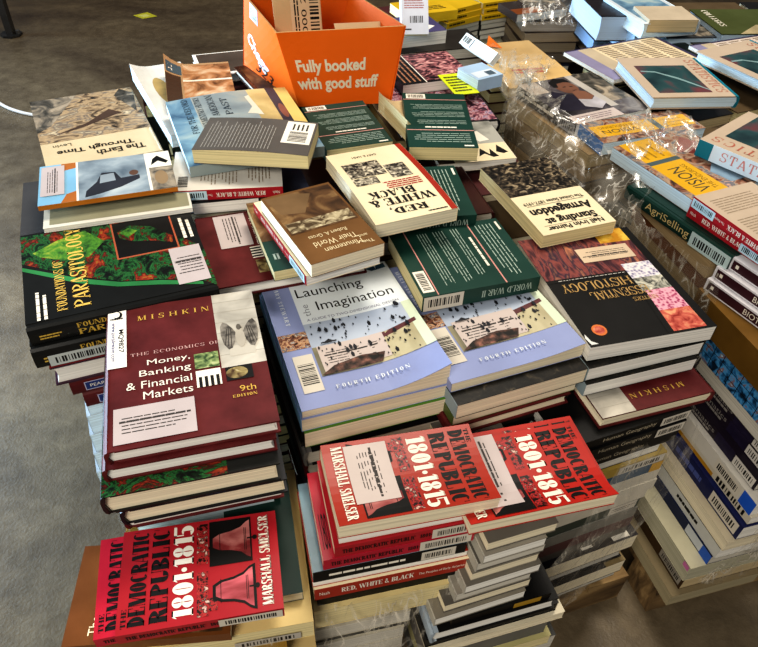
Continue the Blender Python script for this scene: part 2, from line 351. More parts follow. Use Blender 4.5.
class Pen:
    """prints flat shapes on one face of a thing; coordinates run 0..1 across the face"""
    def __init__(s, mb, o, ex, ey, n, W, H, flip=False, lift=0.00025):
        s.mb, s.W, s.H, s.k = mb, W, H, 0
        s.o, s.ex, s.ey, s.n, s.flip, s.lift = Vector(o), Vector(ex), Vector(ey), Vector(n), flip, lift
    def at(s, x, y):
        if s.flip: x, y = 1 - x, 1 - y
        return s.o + s.ex * (x * s.W) + s.ey * (y * s.H) + s.n * (s.lift + 0.00003 * s.k)
    def poly(s, pts, m): s.k += 1; s.mb.poly([s.at(*p) for p in pts], m)
    def rect(s, x0, y0, x1, y1, m): s.poly([(x0, y0), (x1, y0), (x1, y1), (x0, y1)], m)
    def disc(s, cx, cy, rx, ry, m, n=18): s.poly([(cx + rx * math.cos(2 * math.pi * k / n), cy + ry * math.sin(2 * math.pi * k / n)) for k in range(n)], m)
    def text(s, t, x0, y0, x1, y1, m, rot=0, font='sans', **kw):
        vs, fs = sans(t, **kw) if font == 'sans' else serif(t, **kw)
        s.k += 1
        f = {0: lambda a, b: (a, b), 90: lambda a, b: (1 - b, a), 180: lambda a, b: (1 - a, 1 - b), -90: lambda a, b: (b, 1 - a)}[rot]
        out = []
        for a, b in vs:
            a, b = f(a, b); out.append(s.at(x0 + a * (x1 - x0), y0 + b * (y1 - y0)))
        s.mb.raw(out, fs, m)
    def greek(s, x0, y0, x1, y1, n, m, rot=0, fill=0.5, ragged=0.25, wd=(0.07, 0.22)):
        """lines of print too small to read in the photo"""
        s.k += 1
        r = random.Random(int(x0 * 991 + y0 * 77 + n))
        for k in range(n):
            a = 0.0; end = 1 - ragged * r.random()
            while a < end:
                b = min(end, a + wd[0] + (wd[1] - wd[0]) * r.random())
                lo, hi = (k + (1 - fill) / 2) / n, (k + (1 + fill) / 2) / n
                if rot in (90, -90): q = (x0 + lo * (x1 - x0), y0 + a * (y1 - y0), x0 + hi * (x1 - x0), y0 + b * (y1 - y0))
                else: q = (x0 + a * (x1 - x0), y0 + lo * (y1 - y0), x0 + b * (x1 - x0), y0 + hi * (y1 - y0))
                s.mb.poly([s.at(q[0], q[1]), s.at(q[2], q[1]), s.at(q[2], q[3]), s.at(q[0], q[3])], m)
                a = b + 0.016
    def bars(s, x0, y0, x1, y1, m, n=26, rot=0):
        s.k += 1
        r = random.Random(int(x0 * 577 + y0 * 91 + n)); a = 0.0
        while a < 1:
            b = min(1, a + (0.3 + r.random() * 1.1) / n)
            q = (x0 + a * (x1 - x0), y0, x0 + b * (x1 - x0), y1) if rot == 0 else (x0, y0 + a * (y1 - y0), x1, y0 + b * (y1 - y0))
            s.mb.poly([s.at(q[0], q[1]), s.at(q[2], q[1]), s.at(q[2], q[3]), s.at(q[0], q[3])], m)
            a = b + (0.3 + r.random() * 0.9) / n

# palette
WHITE = flat('f1eee6', 0.5, var=0.03); PAPER = flat('e6dfd0', 0.6, var=0.05); BLACK = flat('0d0c0b', 0.45, var=0.1)
INK = flat('141211', 0.5, var=0); CREAM = flat('e0d1ae', 0.5, var=0.06); GOLD = flat('c9a24a', 0.4, var=0.05)
STICK = flat('b9adab', 0.45, var=0.06); LABEL = flat('cbc4b6', 0.5, var=0.04)
MAROON = flat('571b1c', 0.5, 0.04, 0.25, 30); RED = flat('a01d27', 0.36, 0.15, 0.08); ORED = flat('9a2a18', 0.36, 0.15, 0.08)
GREEN = flat('173a31', 0.38, 0.15, 0.12); PINKW = flat('bfb2ac', 0.45, var=0.05)
PG_CREAM = pages('eee2c4'); PG_WHITE = pages('f2efe6'); PG_TAN = pages('c9b58c'); PG_GREY = pages('cfcabd'); PG_COOL = pages('d2e6f0'); PG_YEL = pages('e2d3a0')  # PG_COOL: bluish daylight from the dock side put into the paper colour

# ------------------------------------------------------------------ things
def thing(name, label, cat, group=None, loc=(0, 0, 0), rot=(0, 0, 0)):
    o = bpy.data.objects.new(name, None); COL.objects.link(o)
    o.empty_display_size = 0.05
    o.location = loc; o.rotation_euler = rot; o['label'] = label; o['category'] = cat
    if group: o['group'] = group
    return o
def tag(o, label, cat, group=None):
    o['label'] = label; o['category'] = cat
    if group: o['group'] = group
    return o
def structure(o): o['kind'] = 'structure'; return o

def top_pen(mb, w, h, t, lift=0.00025): return Pen(mb, (-w / 2, -h / 2, t), (1, 0, 0), (0, 1, 0), (0, 0, 1), w, h, lift=lift)
def side_pen(mb, side, w, h, t, flip=False, bulge=0.0, lift=0.0003):
    if side == 'L': return Pen(mb, (-w / 2 - bulge, h / 2, 0), (0, -1, 0), (0, 0, 1), (-1, 0, 0), h, t, flip, lift)
    if side == 'R': return Pen(mb, (w / 2 + bulge, -h / 2, 0), (0, 1, 0), (0, 0, 1), (1, 0, 0), h, t, flip, lift)
    if side == 'B': return Pen(mb, (-w / 2, -h / 2 - bulge, 0), (1, 0, 0), (0, 0, 1), (0, -1, 0), w, t, flip, lift)
    return Pen(mb, (w / 2, h / 2 + bulge, 0), (-1, 0, 0), (0, 0, 1), (0, 1, 0), w, t, flip, lift)

def book(pose, label, group, cov, pg=PG_CREAM, hard=False, spine='L', art_fn=None, spine_fn=None, spine_flip=False, spine_mat=None, ct=0.0005,
         stickers=(), warp=None, name='book', back=None, tag_label=None):
    x, y, z, a, b, c, w, h, t = POSES[pose] if isinstance(pose, str) else pose
    root = thing(name, label, 'book', group, (x, y, z), (a, b, c))
    sm = spine_mat or cov; back = back or cov
    hor = spine in 'LR'                                   # the spine runs along y
    W, H = (w, h) if hor else (h, w)                      # build in a frame whose spine is at -x, then turn
    turn = {'L': 0, 'B': 1, 'R': 2, 'T': 3}[spine]
    def rot(p):
        px, py, pz = p
        for _ in range(turn): px, py = -py, px
        return (px, py, pz)
    cm, pm = MB(), MB()
    if hard:
        bd, oh = 0.0026, 0.0035
        g = 0.010                                         # hinge groove
        for z0, m in ((0, back), (t - bd, cov)):
            cm.box(-W / 2 + g, W / 2, -H / 2, H / 2, z0, z0 + bd, m)
            zz = z0 + (0.0008 if z0 == 0 else 0.0)
            cm.box(-W / 2 + 0.002, -W / 2 + g, -H / 2 + 0.001, H / 2 - 0.001, zz, zz + bd - 0.0008, sm)
        bul = 0.003
        prof = [(-W / 2 + 0.002, 0), (-W / 2 - bul * .5, t * .1), (-W / 2 - bul, t * .3), (-W / 2 - bul, t * .7), (-W / 2 - bul * .5, t * .9), (-W / 2 + 0.002, t),
                (-W / 2 + 0.005, t - bd), (-W / 2 + 0.001, t * .5), (-W / 2 + 0.005, bd)]
        n = len(prof)
        v = [(p[0], -H / 2, p[1]) for p in prof] + [(p[0], H / 2, p[1]) for p in prof]
        cm.raw(v, [(i, (i + 1) % n, n + (i + 1) % n, n + i) for i in range(n)] + [(n - 1, 8 - 1, 0), ], sm)
        cm.raw([v[i] for i in range(n)], [(0, 1, 8), (1, 2, 7, 8), (2, 3, 7), (3, 4, 6, 7), (4, 5, 6)], sm)
        cm.raw([v[n + i] for i in range(n)], [(0, 1, 8), (1, 2, 7, 8), (2, 3, 7), (3, 4, 6, 7), (4, 5, 6)], sm)
        z0, z1 = bd, t - bd
        fx = W / 2 - oh
        pr = [(-W / 2 + 0.001, z0), (fx, z0)] + [(fx - 0.0035 * math.sin(math.pi * k / 5), z0 + (z1 - z0) * k / 5) for k in range(1, 5)] + [(fx, z1), (-W / 2 + 0.001, z1)]
        pm.prism(pr, -H / 2 + oh, H / 2 - oh, 'y', pg)
        bulge = bul + 0.0002
    else:
        bd = ct
        cm.box(-W / 2, W / 2, -H / 2, H / 2, 0, bd, back)
        cm.box(-W / 2, W / 2, -H / 2, H / 2, t - bd, t, cov)
        cm.box(-W / 2 - bd, -W / 2, -H / 2, H / 2, 0, t, sm)
        pm.box(-W / 2, W / 2 - 0.0008, -H / 2 + 0.0006, H / 2 - 0.0006, bd, t - bd, pg)
        bulge = bd
    cm.v = [rot(p) for p in cm.v]; pm.v = [rot(p) for p in pm.v]
    if art_fn: art_fn(top_pen(cm, w, h, t))
    if spine_fn: spine_fn(side_pen(cm, spine, w, h, t, spine_flip, bulge))
    ext = (w, h, t)
    cm.build('cover', root, warp, ext); pm.build('pages', root, warp, ext)
    for st in stickers:
        face, x0, y0, x1, y1, fn = st[:6]
        sb = MB()
        if face == 'top': P = top_pen(sb, w, h, t, 0.0012)
        else: P = side_pen(sb, spine if face == 'spine' else face, w, h, t, spine_flip and face == 'spine', bulge, 0.0009)
        P.rect(x0, y0, x1, y1, st[6] if len(st) > 6 else STICK)
        if fn: fn(P, x0, y0, x1, y1)
        sb.build('sticker', root, warp, ext)
    return root

NOTE_INK = flat('3d3836', .5, var=0)
def st_note(rot=0, n=6, ink=NOTE_INK):
    """white donation note: short lines of print"""
    def f(P, x0, y0, x1, y1):
        dx, dy = x1 - x0, y1 - y0
        ru = rot in (90, -90)
        a0, a1 = (.24, .74) if ru else (.1, .9); b0, b1 = (.1, .9) if ru else (.24, .74)
        P.greek(x0 + a0 * dx, y0 + b0 * dy, x0 + a1 * dx, y0 + b1 * dy, n, ink, rot, 0.30, .2)
        k = .56
        if ru: P.greek(x0 + k * dx, y0 + .07 * dy, x0 + (k + .07) * dx, y0 + .95 * dy, 1, ink, rot, .8, .05)
        else: P.greek(x0 + .07 * dx, y0 + k * dy, x0 + .95 * dx, y0 + (k + .07) * dy, 1, ink, rot, .8, .05)
    return f
def st_bar(rot=0, n=24):
    def f(P, x0, y0, x1, y1):
        dx, dy = x1 - x0, y1 - y0
        P.bars(x0 + .1 * dx, y0 + .2 * dy, x1 - .1 * dx, y1 - .25 * dy, INK, n, rot)
    return f

def stack(ox, oy, yaw, ztop, rows, group):
    """books laid one under another; rows = (thickness, du, dv, W, D, label, options), cm, from the top down; origin = near corner"""
    a = math.radians(yaw); u = Vector((math.cos(a), math.sin(a))); v = Vector((-math.sin(a), math.cos(a)))
    z = ztop
    for t, du, dv, W, D, label, opt in rows:
        opt = dict(opt); dy = opt.pop('dyaw', 0.0); z -= t
        p = Vector((ox, oy)) + u * (du + W / 2) + v * (dv + D / 2)
        book((p.x / 100, p.y / 100, z / 100, 0, 0, math.radians(yaw + dy), W / 100, D / 100, (t - 0.04) / 100), label, group, **opt)
    return z

# ------------------------------------------------------------------ cover designs
A_BUILD = art('print brick red building', [(0.42, '150d0c'), (0.52, 'b03030'), (0.6, '2a1110'), (0.7, 'd8b0a0')], 160, 3)
A_BELL = art('print bell hatching', [(0.3, '7a2428'), (0.5, 'c8606a'), (0.7, 'dc9490')], 26, 5, 0.6, (1, .4, 1))
A_BELLD = art('print dark bell hatching', [(0.36, '1a0c0c'), (0.52, '7a2a2c'), (0.7, 'c4807a')], 26, 5, 0.6, (1, .4, 1))
BELL = [(0, 0), (.05, .1), (.17, .24), (.25, .5), (.29, .8), (.38, .97), (.62, .97), (.71, .8), (.75, .5), (.83, .24), (.95, .1), (1, 0)]

def dem_cover(P):
    P.text('THE', .05, .945, .22, .975, BLACK, font='serif', stem=.3)
    P.text('DEMOCRATIC', .05, .835, .97, .935, BLACK, font='serif', stem=.46, hair=.05, gap=.03)
    P.text('REPUBLIC', .05, .70, .97, .81, BLACK, font='serif', stem=.46, hair=.05, gap=.03)
    P.text('1801*1815', .06, .545, .97, .675, PAPER, font='serif', stem=.40, hair=.07, gap=.05)
    P.rect(.04, .455, .46, .525, A_BUILD); P.rect(.54, .455, .96, .525, A_BUILD)
    P.rect(.08, .40, .2, .455, A_BUILD); P.rect(.6, .40, .72, .455, A_BUILD)
    P.rect(.50, .17, .97, .445, BLACK)
    P.poly([(.04 + .42 * a, .165 + .26 * b) for a, b in [(-.03, -.03), (1.03, -.03), (.98, .12), (.86, .27), (.785, .5), (.745, .82), (.65, 1.01), (.35, 1.01), (.255, .82), (.215, .5), (.14, .27), (.02, .12)]], BLACK)
    P.poly([(.06 + .38 * a, .175 + .24 * b) for a, b in BELL], A_BELL)
    P.poly([(.54 + .40 * a, .18 + .25 * b) for a, b in BELL], A_BELLD)
    for x0, w_ in ((.06, .38), (.54, .40)):
        for yb in (.205, .215, .375): P.rect(x0 + w_ * .2, yb, x0 + w_ * .8, yb + .004, BLACK)
    for cx in (.25, .74):
        P.rect(cx - .008, .15, cx + .008, .2, BLACK); P.disc(cx, .15, .025, .016, BLACK, 10)
    P.text('MARSHALL SMELSER', .05, .055, .96, .125, PAPER, font='serif', stem=.34, hair=.09)
def dem_spine(P):
    P.text('THE DEMOCRATIC REPUBLIC', .05, .3, .52, .7, BLACK, font='serif', stem=.34, hair=.1)
    P.text('1801*1815', .55, .32, .7, .68, BLACK, font='serif', stem=.3, hair=.1)

G_LINE = flat('c98f86', .5, var=0); TXT_G = flat('9fb0a4', .5, var=0)
def green_back(P):
    P.rect(0, .125, 1, .135, G_LINE); P.rect(0, .70, 1, .712, G_LINE)
    P.greek(.08, .22, .93, .32, 4, TXT_G, 0, .26); P.greek(.08, .36, .93, .47, 4, TXT_G, 0, .26); P.greek(.08, .52, .93, .60, 3, TXT_G, 0, .26)
    P.greek(.25, .64, .75, .67, 1, PAPER, 0, .7); P.greek(.08, .75, .93, .92, 5, TXT_G, 0, .26)
    P.rect(.06, .955, .2, .975, PAPER)
    P.rect(.64, .02, .95, .115, PAPER); P.bars(.67, .035, .92, .1, INK, 22)
def green_spine(P): P.text('WORLD WAR II', .06, .28, .5, .72, TXT_G, font='serif', stem=.2)

GRIDART = art('print eagle stone', [(0.3, '8f8a80'), (0.6, 'bdb7aa'), (0.8, 'd2ccbe')], 18, 5, 0.6)
EAGLE = art('print eagle plumage', [(0.35, '3f3b37'), (0.65, '8d867c')], 90, 5)
A_MONEY = art('print banknote', [(0.35, '32482c'), (0.55, '8ea067'), (0.75, 'd9d4a8')], 70, 4, 1.5)
A_COIN = art('print coins', [(0.35, '4a3522'), (0.55, '9b8a5c'), (0.75, 'd9cfae')], 60, 4, 1.0)
MAR_L = flat('6d2b2a', .35, .2, .3, 50)
def mishkin_cover(P):
    P.rect(.71, .41, 1.0, 1.0, GRIDART)
    for k in range(6): P.rect(.71, .50 + .085 * k, 1.0, .503 + .085 * k, flat('9a9488', .5, var=0))
    P.rect(.775, .485, .945, .56, flat('b9b2a4', .5))
    for q in (1, -1):
        X = lambda x: .86 + q * (x - .86)
        P.poly([(X(.835), .66), (X(.815), .70), (X(.785), .74), (X(.757), .755), (X(.738), .72), (X(.735), .65), (X(.748), .58), (X(.775), .535), (X(.80), .545), (X(.822), .59)], EAGLE)
        for k in range(3): P.poly([(X(.752 + .02 * k), .57 - .008 * k), (X(.757 + .02 * k), .57 - .008 * k), (X(.785 + .012 * k), .70), (X(.78 + .012 * k), .70)], flat('2f2b28', .5))
    P.disc(.86, .615, .032, .075, flat('a8a092', .5, var=.2)); P.disc(.86, .70, .016, .024, flat('5a544c', .5, var=.2)); P.poly([(.868, .70), (.885, .692), (.868, .688)], flat('3a3632', .5))
    P.text('MISHKIN', .20, .872, .68, .912, GOLD, font='serif', stem=.16, hair=.06, gap=.6)
    P.text('THE ECONOMICS OF', .15, .595, .72, .62, flat('c8a09a', .5, var=0), font='serif', stem=.14, hair=.06, gap=.2)
    P.text('Money,', .25, .505, .52, .555, PAPER); P.text('Banking', .20, .43, .52, .485, PAPER)
    P.text('& Financial', .12, .36, .52, .41, PAPER); P.text('Markets', .22, .285, .52, .335, PAPER)
    P.rect(.545, .43, .70, .54, A_MONEY); P.rect(.545, .30, .70, .415, PAPER)
    for k in range(4): P.rect(.56 + .036 * k, .30, .58 + .036 * k, .37, BLACK)
    P.rect(.73, .31, .90, .405, BLACK); P.disc(.80, .36, .07, .04, A_COIN, 16)
    P.text('9th', .80, .225, .90, .265, GOLD); P.text('EDITION', .75, .19, .90, .21, GOLD, font='serif', gap=.2)
def mishkin_plain(P):
    P.rect(.71, .41, 1.0, 1.0, GRIDART)
    P.text('MISHKIN', .18, .84, .66, .93, GOLD, font='serif', stem=.16, hair=.06, gap=.3)

A_PARA = art('print micrograph of worm', [(0.40, '0b0d0a'), (0.46, '14301a'), (0.5, '2c6c36'), (0.53, '11120e'), (0.57, '6e2216'), (0.62, '983a20'), (0.7, '7d8c30')], 26, 12, 0.5, (1, 1.6, 1), grain=.72)
A_PARA2 = art('print pale worm head', [(0.36, '1c3c20'), (0.5, '4c842f'), (0.66, 'a0ac40')], 40, 10, 0.5, grain=.68)
def para_cover(P):
    X = lambda pts: [(b, 1 - a) for a, b in pts]
    P.poly(X([(0, .66), (0, .98), (.28, .97), (.55, .93), (.9, .62), (1, .45), (1, .02), (.93, .1), (.72, .2), (.5, .27), (.3, .40)]), A_PARA)
    P.poly(X([(.06, .76), (.2, .86), (.36, .92), (.46, .75), (.36, .6), (.22, .62), (.1, .7)]), A_PARA2)
    P.poly(X([(.0, .62), (.3, .38), (.5, .26), (.72, .19), (.93, .09), (.93, .06), (.7, .15), (.48, .22), (.28, .34), (0, .58)]), flat('2f7a44', .4, var=.3))
    P.rect(.50, .13, .95, .49, flat('a8583c', .4)); P.rect(.515, .14, .935, .48, BLACK)
    P.poly(X([(.54, .82), (.62, .88), (.74, .82), (.85, .66), (.84, .58), (.74, .64), (.62, .68), (.55, .74)]), A_PARA)
    P.poly(X([(.55, .81), (.61, .85), (.66, .8), (.6, .74)]), A_PARA2)
    g = flat('dcb85c', .4, var=0)
    P.text('FOUNDATIONS OF', .10, .785, .62, .84, g, 0, 'serif', stem=.18)
    P.text('PARASITOLOGY', .10, .665, .97, .755, g, 0, 'serif', stem=.2)
    P.greek(.05, .88, .36, .95, 2, PAPER, 0, .5)
    P.greek(.60, .02, .88, .10, 2, PAPER, 0, .5)
def para_spine(P):
    g = flat('c9a84a', .4, var=0)
    P.text('FOUNDATIONS OF', .24, .55, .62, .82, g, 0, 'serif'); P.text('PARASITOLOGY', .24, .16, .74, .48, g, 0, 'serif')
    P.greek(.05, .3, .17, .6, 2, g, 0, .5)

LILAC = flat('8a94bc', .35, .2, .06); SKYP = flat('d9dfe2', .35, .2, .05)
A_RAIN = art('print pale sky', [(0.3, '9aa5b8'), (0.7, 'b9c3d0')], 8, 3)
A_TOWN = art('print pale house fronts', [(0.35, '6f6b58'), (0.5, 'a89f80'), (0.7, 'c4bc9c')], 22, 3, 0, (1, .3, 1))
A_WEAVE = art('print woven fibres', [(0.36, '17120f'), (0.46, '7a4a3a'), (0.53, 'c9a27a'), (0.6, '3a3f5a'), (0.7, 'd8d0c0')], 110, 4, 1.0)
DRK = flat('23242a', .4, var=0)
def launch_cover(P):
    P.rect(.2, .585, 1.0, 1.0, SKYP)
    P.poly([(.45, .93), (.62, 1.0), (.8, 1.0), (.78, .96), (.6, .92)], flat('b7b8a6', .4)); P.poly([(.82, .955), (.98, .985), (.98, .94), (.86, .925)], flat('2f4a5e', .4))
    P.text('Launching', .23, .785, .74, .885, INK); P.text('Imagination', .345, .655, .93, .755, INK)
    P.text('the', .235, .645, .285, .745, flat('8b8f95', .4, var=0), 90)
    P.text('A GUIDE TO TWO-DIMENSIONAL DESIGN', .24, .605, .93, .625, flat('6f6f86', .4, var=0))
    P.text('MARY STEWART', .085, .60, .115, .95, SKYP, -90, 'serif', gap=.3)
    P.rect(0, .41, .2, .535, A_WEAVE); P.rect(.2, .40, .93, .585, A_RAIN); P.rect(.2, .19, .93, .40, A_TOWN)
    P.rect(.93, .19, 1.0, .585, flat('c2cdb6', .4)); P.poly([(.66, .39), (.96, .43), (.96, .40), (.66, .35)], flat('5a3436', .4))
    r = random.Random(5)
    for k in range(90):                                   # loose dark flecks across the picture
        x, y, s = .22 + .69 * r.random(), .2 + .37 * r.random(), r.choice([.5, .5, .6, .8, 1.4])
        P.poly([(x - .006 * s, y), (x + .006 * s, y), (x + .009 * s, y + .016 * s), (x, y + .03 * s), (x - .009 * s, y + .016 * s)], DRK)
    P.poly([(.2, .19), (.62, .19), (.66, .25), (.5, .27), (.3, .24)], art('print dark red figures', [(0.4, '1d1a18'), (0.55, '5a4038'), (0.68, '9a6a5a')], 60, 4))
    P.poly([(.29, .415), (.33, .435), (.36, .415)], DRK); P.rect(.27, .408, .38, .418, DRK)
    P.text('FOURTH EDITION', .26, .085, .76, .11, SKYP, 0, 'serif', gap=.5)
def launch_spine(P): P.rect(0, 0, 1, 1, flat('6fa3d0', .35))

A_FUR = art('print coloured villi', [(0.3, '20141c'), (0.42, '4a2a30'), (0.52, '8a4a44'), (0.6, '2c2436'), (0.72, 'b9785a')], 16, 7, 1.4, (2.6, .8, 1))
A_CELLB = art('print violet cells', [(0.1, '4b4468'), (0.3, 'a8a2b8'), (0.6, 'dcd8d8')], 150, kind='cell')
A_CELLG = art('print grey tissue', [(0.36, '4a4a46'), (0.5, 'a9a79a'), (0.62, 'd8d2bd')], 60, 4, 1.2)
A_CELLM = art('print magenta cells', [(0.08, '6a1438'), (0.25, 'a33a62'), (0.6, 'd9a3b0')], 170, kind='cell')
A_CELLR = art('print red tissue', [(0.35, '8a2a24'), (0.5, 'c06050'), (0.65, 'd9a078')], 50, 4, 1.2)
A_YELLOW = art('print yellow flecks', [(0.4, 'b07a1c'), (0.6, 'd9b34a')], 40, 4)
NGOLD = flat('b08f5a', .4, var=0)
def netter_cover(P):
    X = lambda a0, y0, a1, y1, m: P.rect(1 - a1, 1 - y1, 1 - a0, 1 - y0, m)
    X(0, .575, .70, 1, A_FUR); X(.66, .86, .93, 1, A_YELLOW); X(.70, .62, .93, .86, A_FUR)
    X(.68, .49, .93, .635, A_CELLB); X(.68, .37, .93, .49, A_CELLG); X(.66, .19, .93, .37, A_CELLM); X(.66, .015, .93, .19, A_CELLR)
    P.poly([(.35, .60), (.34, .63), (.18, .99), (.17, .96)], BLACK) if 0 else None
    P.poly([(.34, .985), (.39, .985), (.34, .63), (.30, .63)], BLACK)
    X(0, .545, .68, .57, BLACK)
    P.greek(.34, .437, .92, .446, 1, flat('b8b4ac', .5, var=0), 0, .6, .05, (.02, .06))
    P.text('HISTOLOGY', .34, .475, .92, .555, NGOLD, 0, 'serif', stem=.16)
    P.text('ESSENTIAL', .26, .575, .74, .65, NGOLD, 0, 'serif', stem=.16)
    P.text("NETTER'S", .24, .67, .44, .705, NGOLD, 0, 'serif', stem=.16)
    P.disc(.86, .885, .055, .045, flat('c8703a', .4)); P.disc(.86, .885, .04, .03, A_CELLR)
    P.poly([(.93, .985), (.985, .985), (1.0, .93), (.985, .90), (.97, .96)], flat('d8d8d4', .4))

A_ROCK = art('print rock strata', [(0.34, '2e2a26'), (0.44, '7d6a54'), (0.52, 'b39a78'), (0.62, '6f655c'), (0.72, 'c9b898')], 22, 10, 1.4, (1, 1.8, 1))
A_ROCKD = art('print dark crags', [(0.35, '25241f'), (0.5, '55514a'), (0.68, 'a89a86')], 22, 8, 1.2)
def earth_cover(P):
    P.rect(0, 0, 1, .66, A_ROCK)
    P.poly([(.55, 0), (1, 0), (1, .5), (.86, .42), (.7, .2)], A_ROCKD)
    P.poly([(.2, .38), (.55, .5), (.92, .58), (.55, .46), (.3, .3)], flat('4b3a30', .4, var=.3)); P.poly([(0, .1), (.12, 0), (.2, .1), (.05, .4)], A_ROCKD)
    P.text('The Earth', .12, .855, .55, .92, INK, bold=.022); P.text('Through Time', .2, .765, .88, .835, INK, bold=.022)
    P.text('Levin', .74, .70, .90, .735, INK)
A_MANE = art('print dark thicket', [(0.42, '12100d'), (0.52, '3c342b'), (0.6, '6a5d4a'), (0.68, 'a8977a')], 62, 9, 1.6)
def arma_cover(P):
    P.rect(0, 0, 1, .50, A_MANE)
    P.text('Nell Irvin Painter', .12, .92, .88, .972, INK, bold=.03); P.text('Standing at', .14, .80, .82, .905, INK, bold=.04); P.text('Armageddon', .08, .665, .92, .79, INK, bold=.04)
    P.text('The United States 1877-1919', .08, .60, .92, .64, INK, bold=.02)
    P.rect(.1, .65, .9, .654, INK); P.rect(.12, .905, .9, .908, INK)
A_VILLAGE = art('print brown village', [(0.3, '2c1d12'), (0.5, '5a3f26'), (0.66, '8a6c46'), (0.8, 'b49a72')], 20, 7, 1.0)
A_SMOKE = art('print pale houses', [(0.4, '4a3a26'), (0.55, 'a89878'), (0.7, 'd8cba8')], 60, 6, 1.0)
def minute_cover(P):
    P.rect(.03, .03, .97, .60, A_VILLAGE); P.poly([(.35, .1), (.6, .35), (.9, .3), (.97, .03), (.6, .03)], flat('6a5236', .4, var=.3))
    P.rect(.05, .44, .95, .58, A_SMOKE)
    t = flat('dcc9a0', .4, var=0)
    P.text('The', .08, .90, .22, .94, t); P.text('Minutemen', .22, .86, .72, .92, t); P.text('and', .10, .82, .22, .855, t); P.text('Their World', .22, .76, .80, .83, t); P.text('Robert A. Gross', .28, .67, .8, .715, t)
def minute_side(P):
    t = flat('e9d9b6', .4, var=0)
    P.text('The', .08, .80, .26, .86, t); P.text('Minutemen', .07, .70, .70, .79, t); P.text('and', .08, .63, .24, .67, t); P.text('Their World', .07, .54, .74, .62, t)
    P.rect(.03, .05, .97, .46, A_VILLAGE)
A_ENGR = art('print old engraving', [(0.4, '1b1917'), (0.55, '8a8272'), (0.65, 'd8cdb4')], 120, 6, 1.0)
def rwb_cover(P):
    P.rect(0, 0, .075, 1, ORED)
    P.rect(.24, .30, .60, .50, A_ENGR) if 0 else None
    P.rect(.46, .20, .92, .42, A_ENGR); P.rect(.18, .30, .44, .50, A_ENGR); P.rect(.62, .43, .92, .53, A_ENGR)
    P.text('GARY B. NASH', .40, .095, .72, .125, INK)
    for k in range(4): P.greek(.14, .53 + .025 * k, .62, .55 + .025 * k, 1, RED, 0, .6)
    P.text('BLACK', .30, .635, .86, .72, INK, 0, 'serif', stem=.28); P.text('WHITE &', .12, .735, .92, .82, INK, 0, 'serif', stem=.28); P.text('RED,', .30, .845, .74, .93, INK, 0, 'serif', stem=.28)
    P.greek(.1, .955, .36, .975, 1, INK, 0, .6)
def rwb_spine(P):
    P.text('Nash', .03, .38, .09, .68, PAPER); P.text('RED, WHITE & BLACK', .16, .24, .60, .76, PAPER, 0, 'serif', stem=.26); P.text('The Peoples of Early America', .63, .36, .92, .64, PAPER)
def beige_back(P):
    P.rect(.66, .84, .92, .95, BLACK) if 0 else P.bars(.66, .06, .92, .15, INK, 20)
    P.greek(.1, .25, .9, .6, 11, flat('8a7a66', .5, var=0), 0, .3); P.greek(.1, .68, .9, .9, 7, flat('8a7a66', .5, var=0), 0, .3)
def gray_back(P):
    P.greek(.08, .34, .92, .95, 20, flat('9a968e', .5, var=0), 0, .22)
    P.rect(.30, .02, .96, .27, PAPER); P.bars(.36, .06, .66, .22, INK, 18); P.greek(.7, .06, .94, .22, 4, INK, 0, .4)
A_SEA = art('print blue painted sea', [(0.3, '3d5a74'), (0.5, '6f90a4'), (0.7, 'a9b8b4')], 14, 6, .8)
A_SKY = art('print grey painted sky', [(0.3, '6f7a80'), (0.5, '8f999a'), (0.7, 'b3ad98')], 9, 5, .5)
A_TENT = art('print tan painted field', [(0.3, '8a7a56'), (0.55, 'b8a26c'), (0.7, 'd0bd86')], 12, 5, .5)
def record_cover(P):
    P.rect(0, .80, 1, 1, A_SEA); P.rect(0, 0, .33, .8, A_SEA); P.rect(.33, .34, 1, .8, A_SKY); P.rect(.33, .16, 1, .34, A_TENT)
    P.rect(.33, 0, 1, .10, flat('d2b96e', .4)); P.rect(.33, .10, 1, .18, flat('2e2f3a', .4, var=.3)); P.disc(.6, .13, .12, .03, flat('7a4a3c', .4, var=.3))
    n = flat('26313c', .4, var=0)
    P.text('FOR THE RECORD', .42, .835, .98, .885, n, 0, 'serif', stem=.16); P.text('A DOCUMENTARY HISTORY', .42, .74, .98, .79, n, 0, 'serif', stem=.16)
    P.text('OF AMERICAN', .52, .635, .98, .69, n, 0, 'serif', stem=.16); P.text('PAST', .62, .53, .9, .585, n, 0, 'serif', stem=.16)
    P.poly([(.55, .3), (.9, .34), (.88, .38), (.7, .36), (.6, .42), (.58, .36)], flat('c9c4b2', .4))
A_GLOSS = art('print tan interior', [(0.35, '5a3b26'), (0.5, 'b4835a'), (0.65, 'd9c3a4')], 16, 5, 1.0, rough=.18)
def tan_cover(P):
    P.rect(.0, 0, .22, .62, flat('4a3628', .3)); P.rect(.25, .0, 1, .95, A_GLOSS); P.rect(.25, .50, 1, .54, PAPER); P.rect(.02, .66, .24, .9, flat('4a5a64', .3)); P.greek(.05, .7, .2, .86, 2, PAPER)
A_STUDY = art('print blue studio', [(0.35, '5a6874'), (0.55, '93a0a8'), (0.7, 'bcc4c4')], 14, 4, .3)
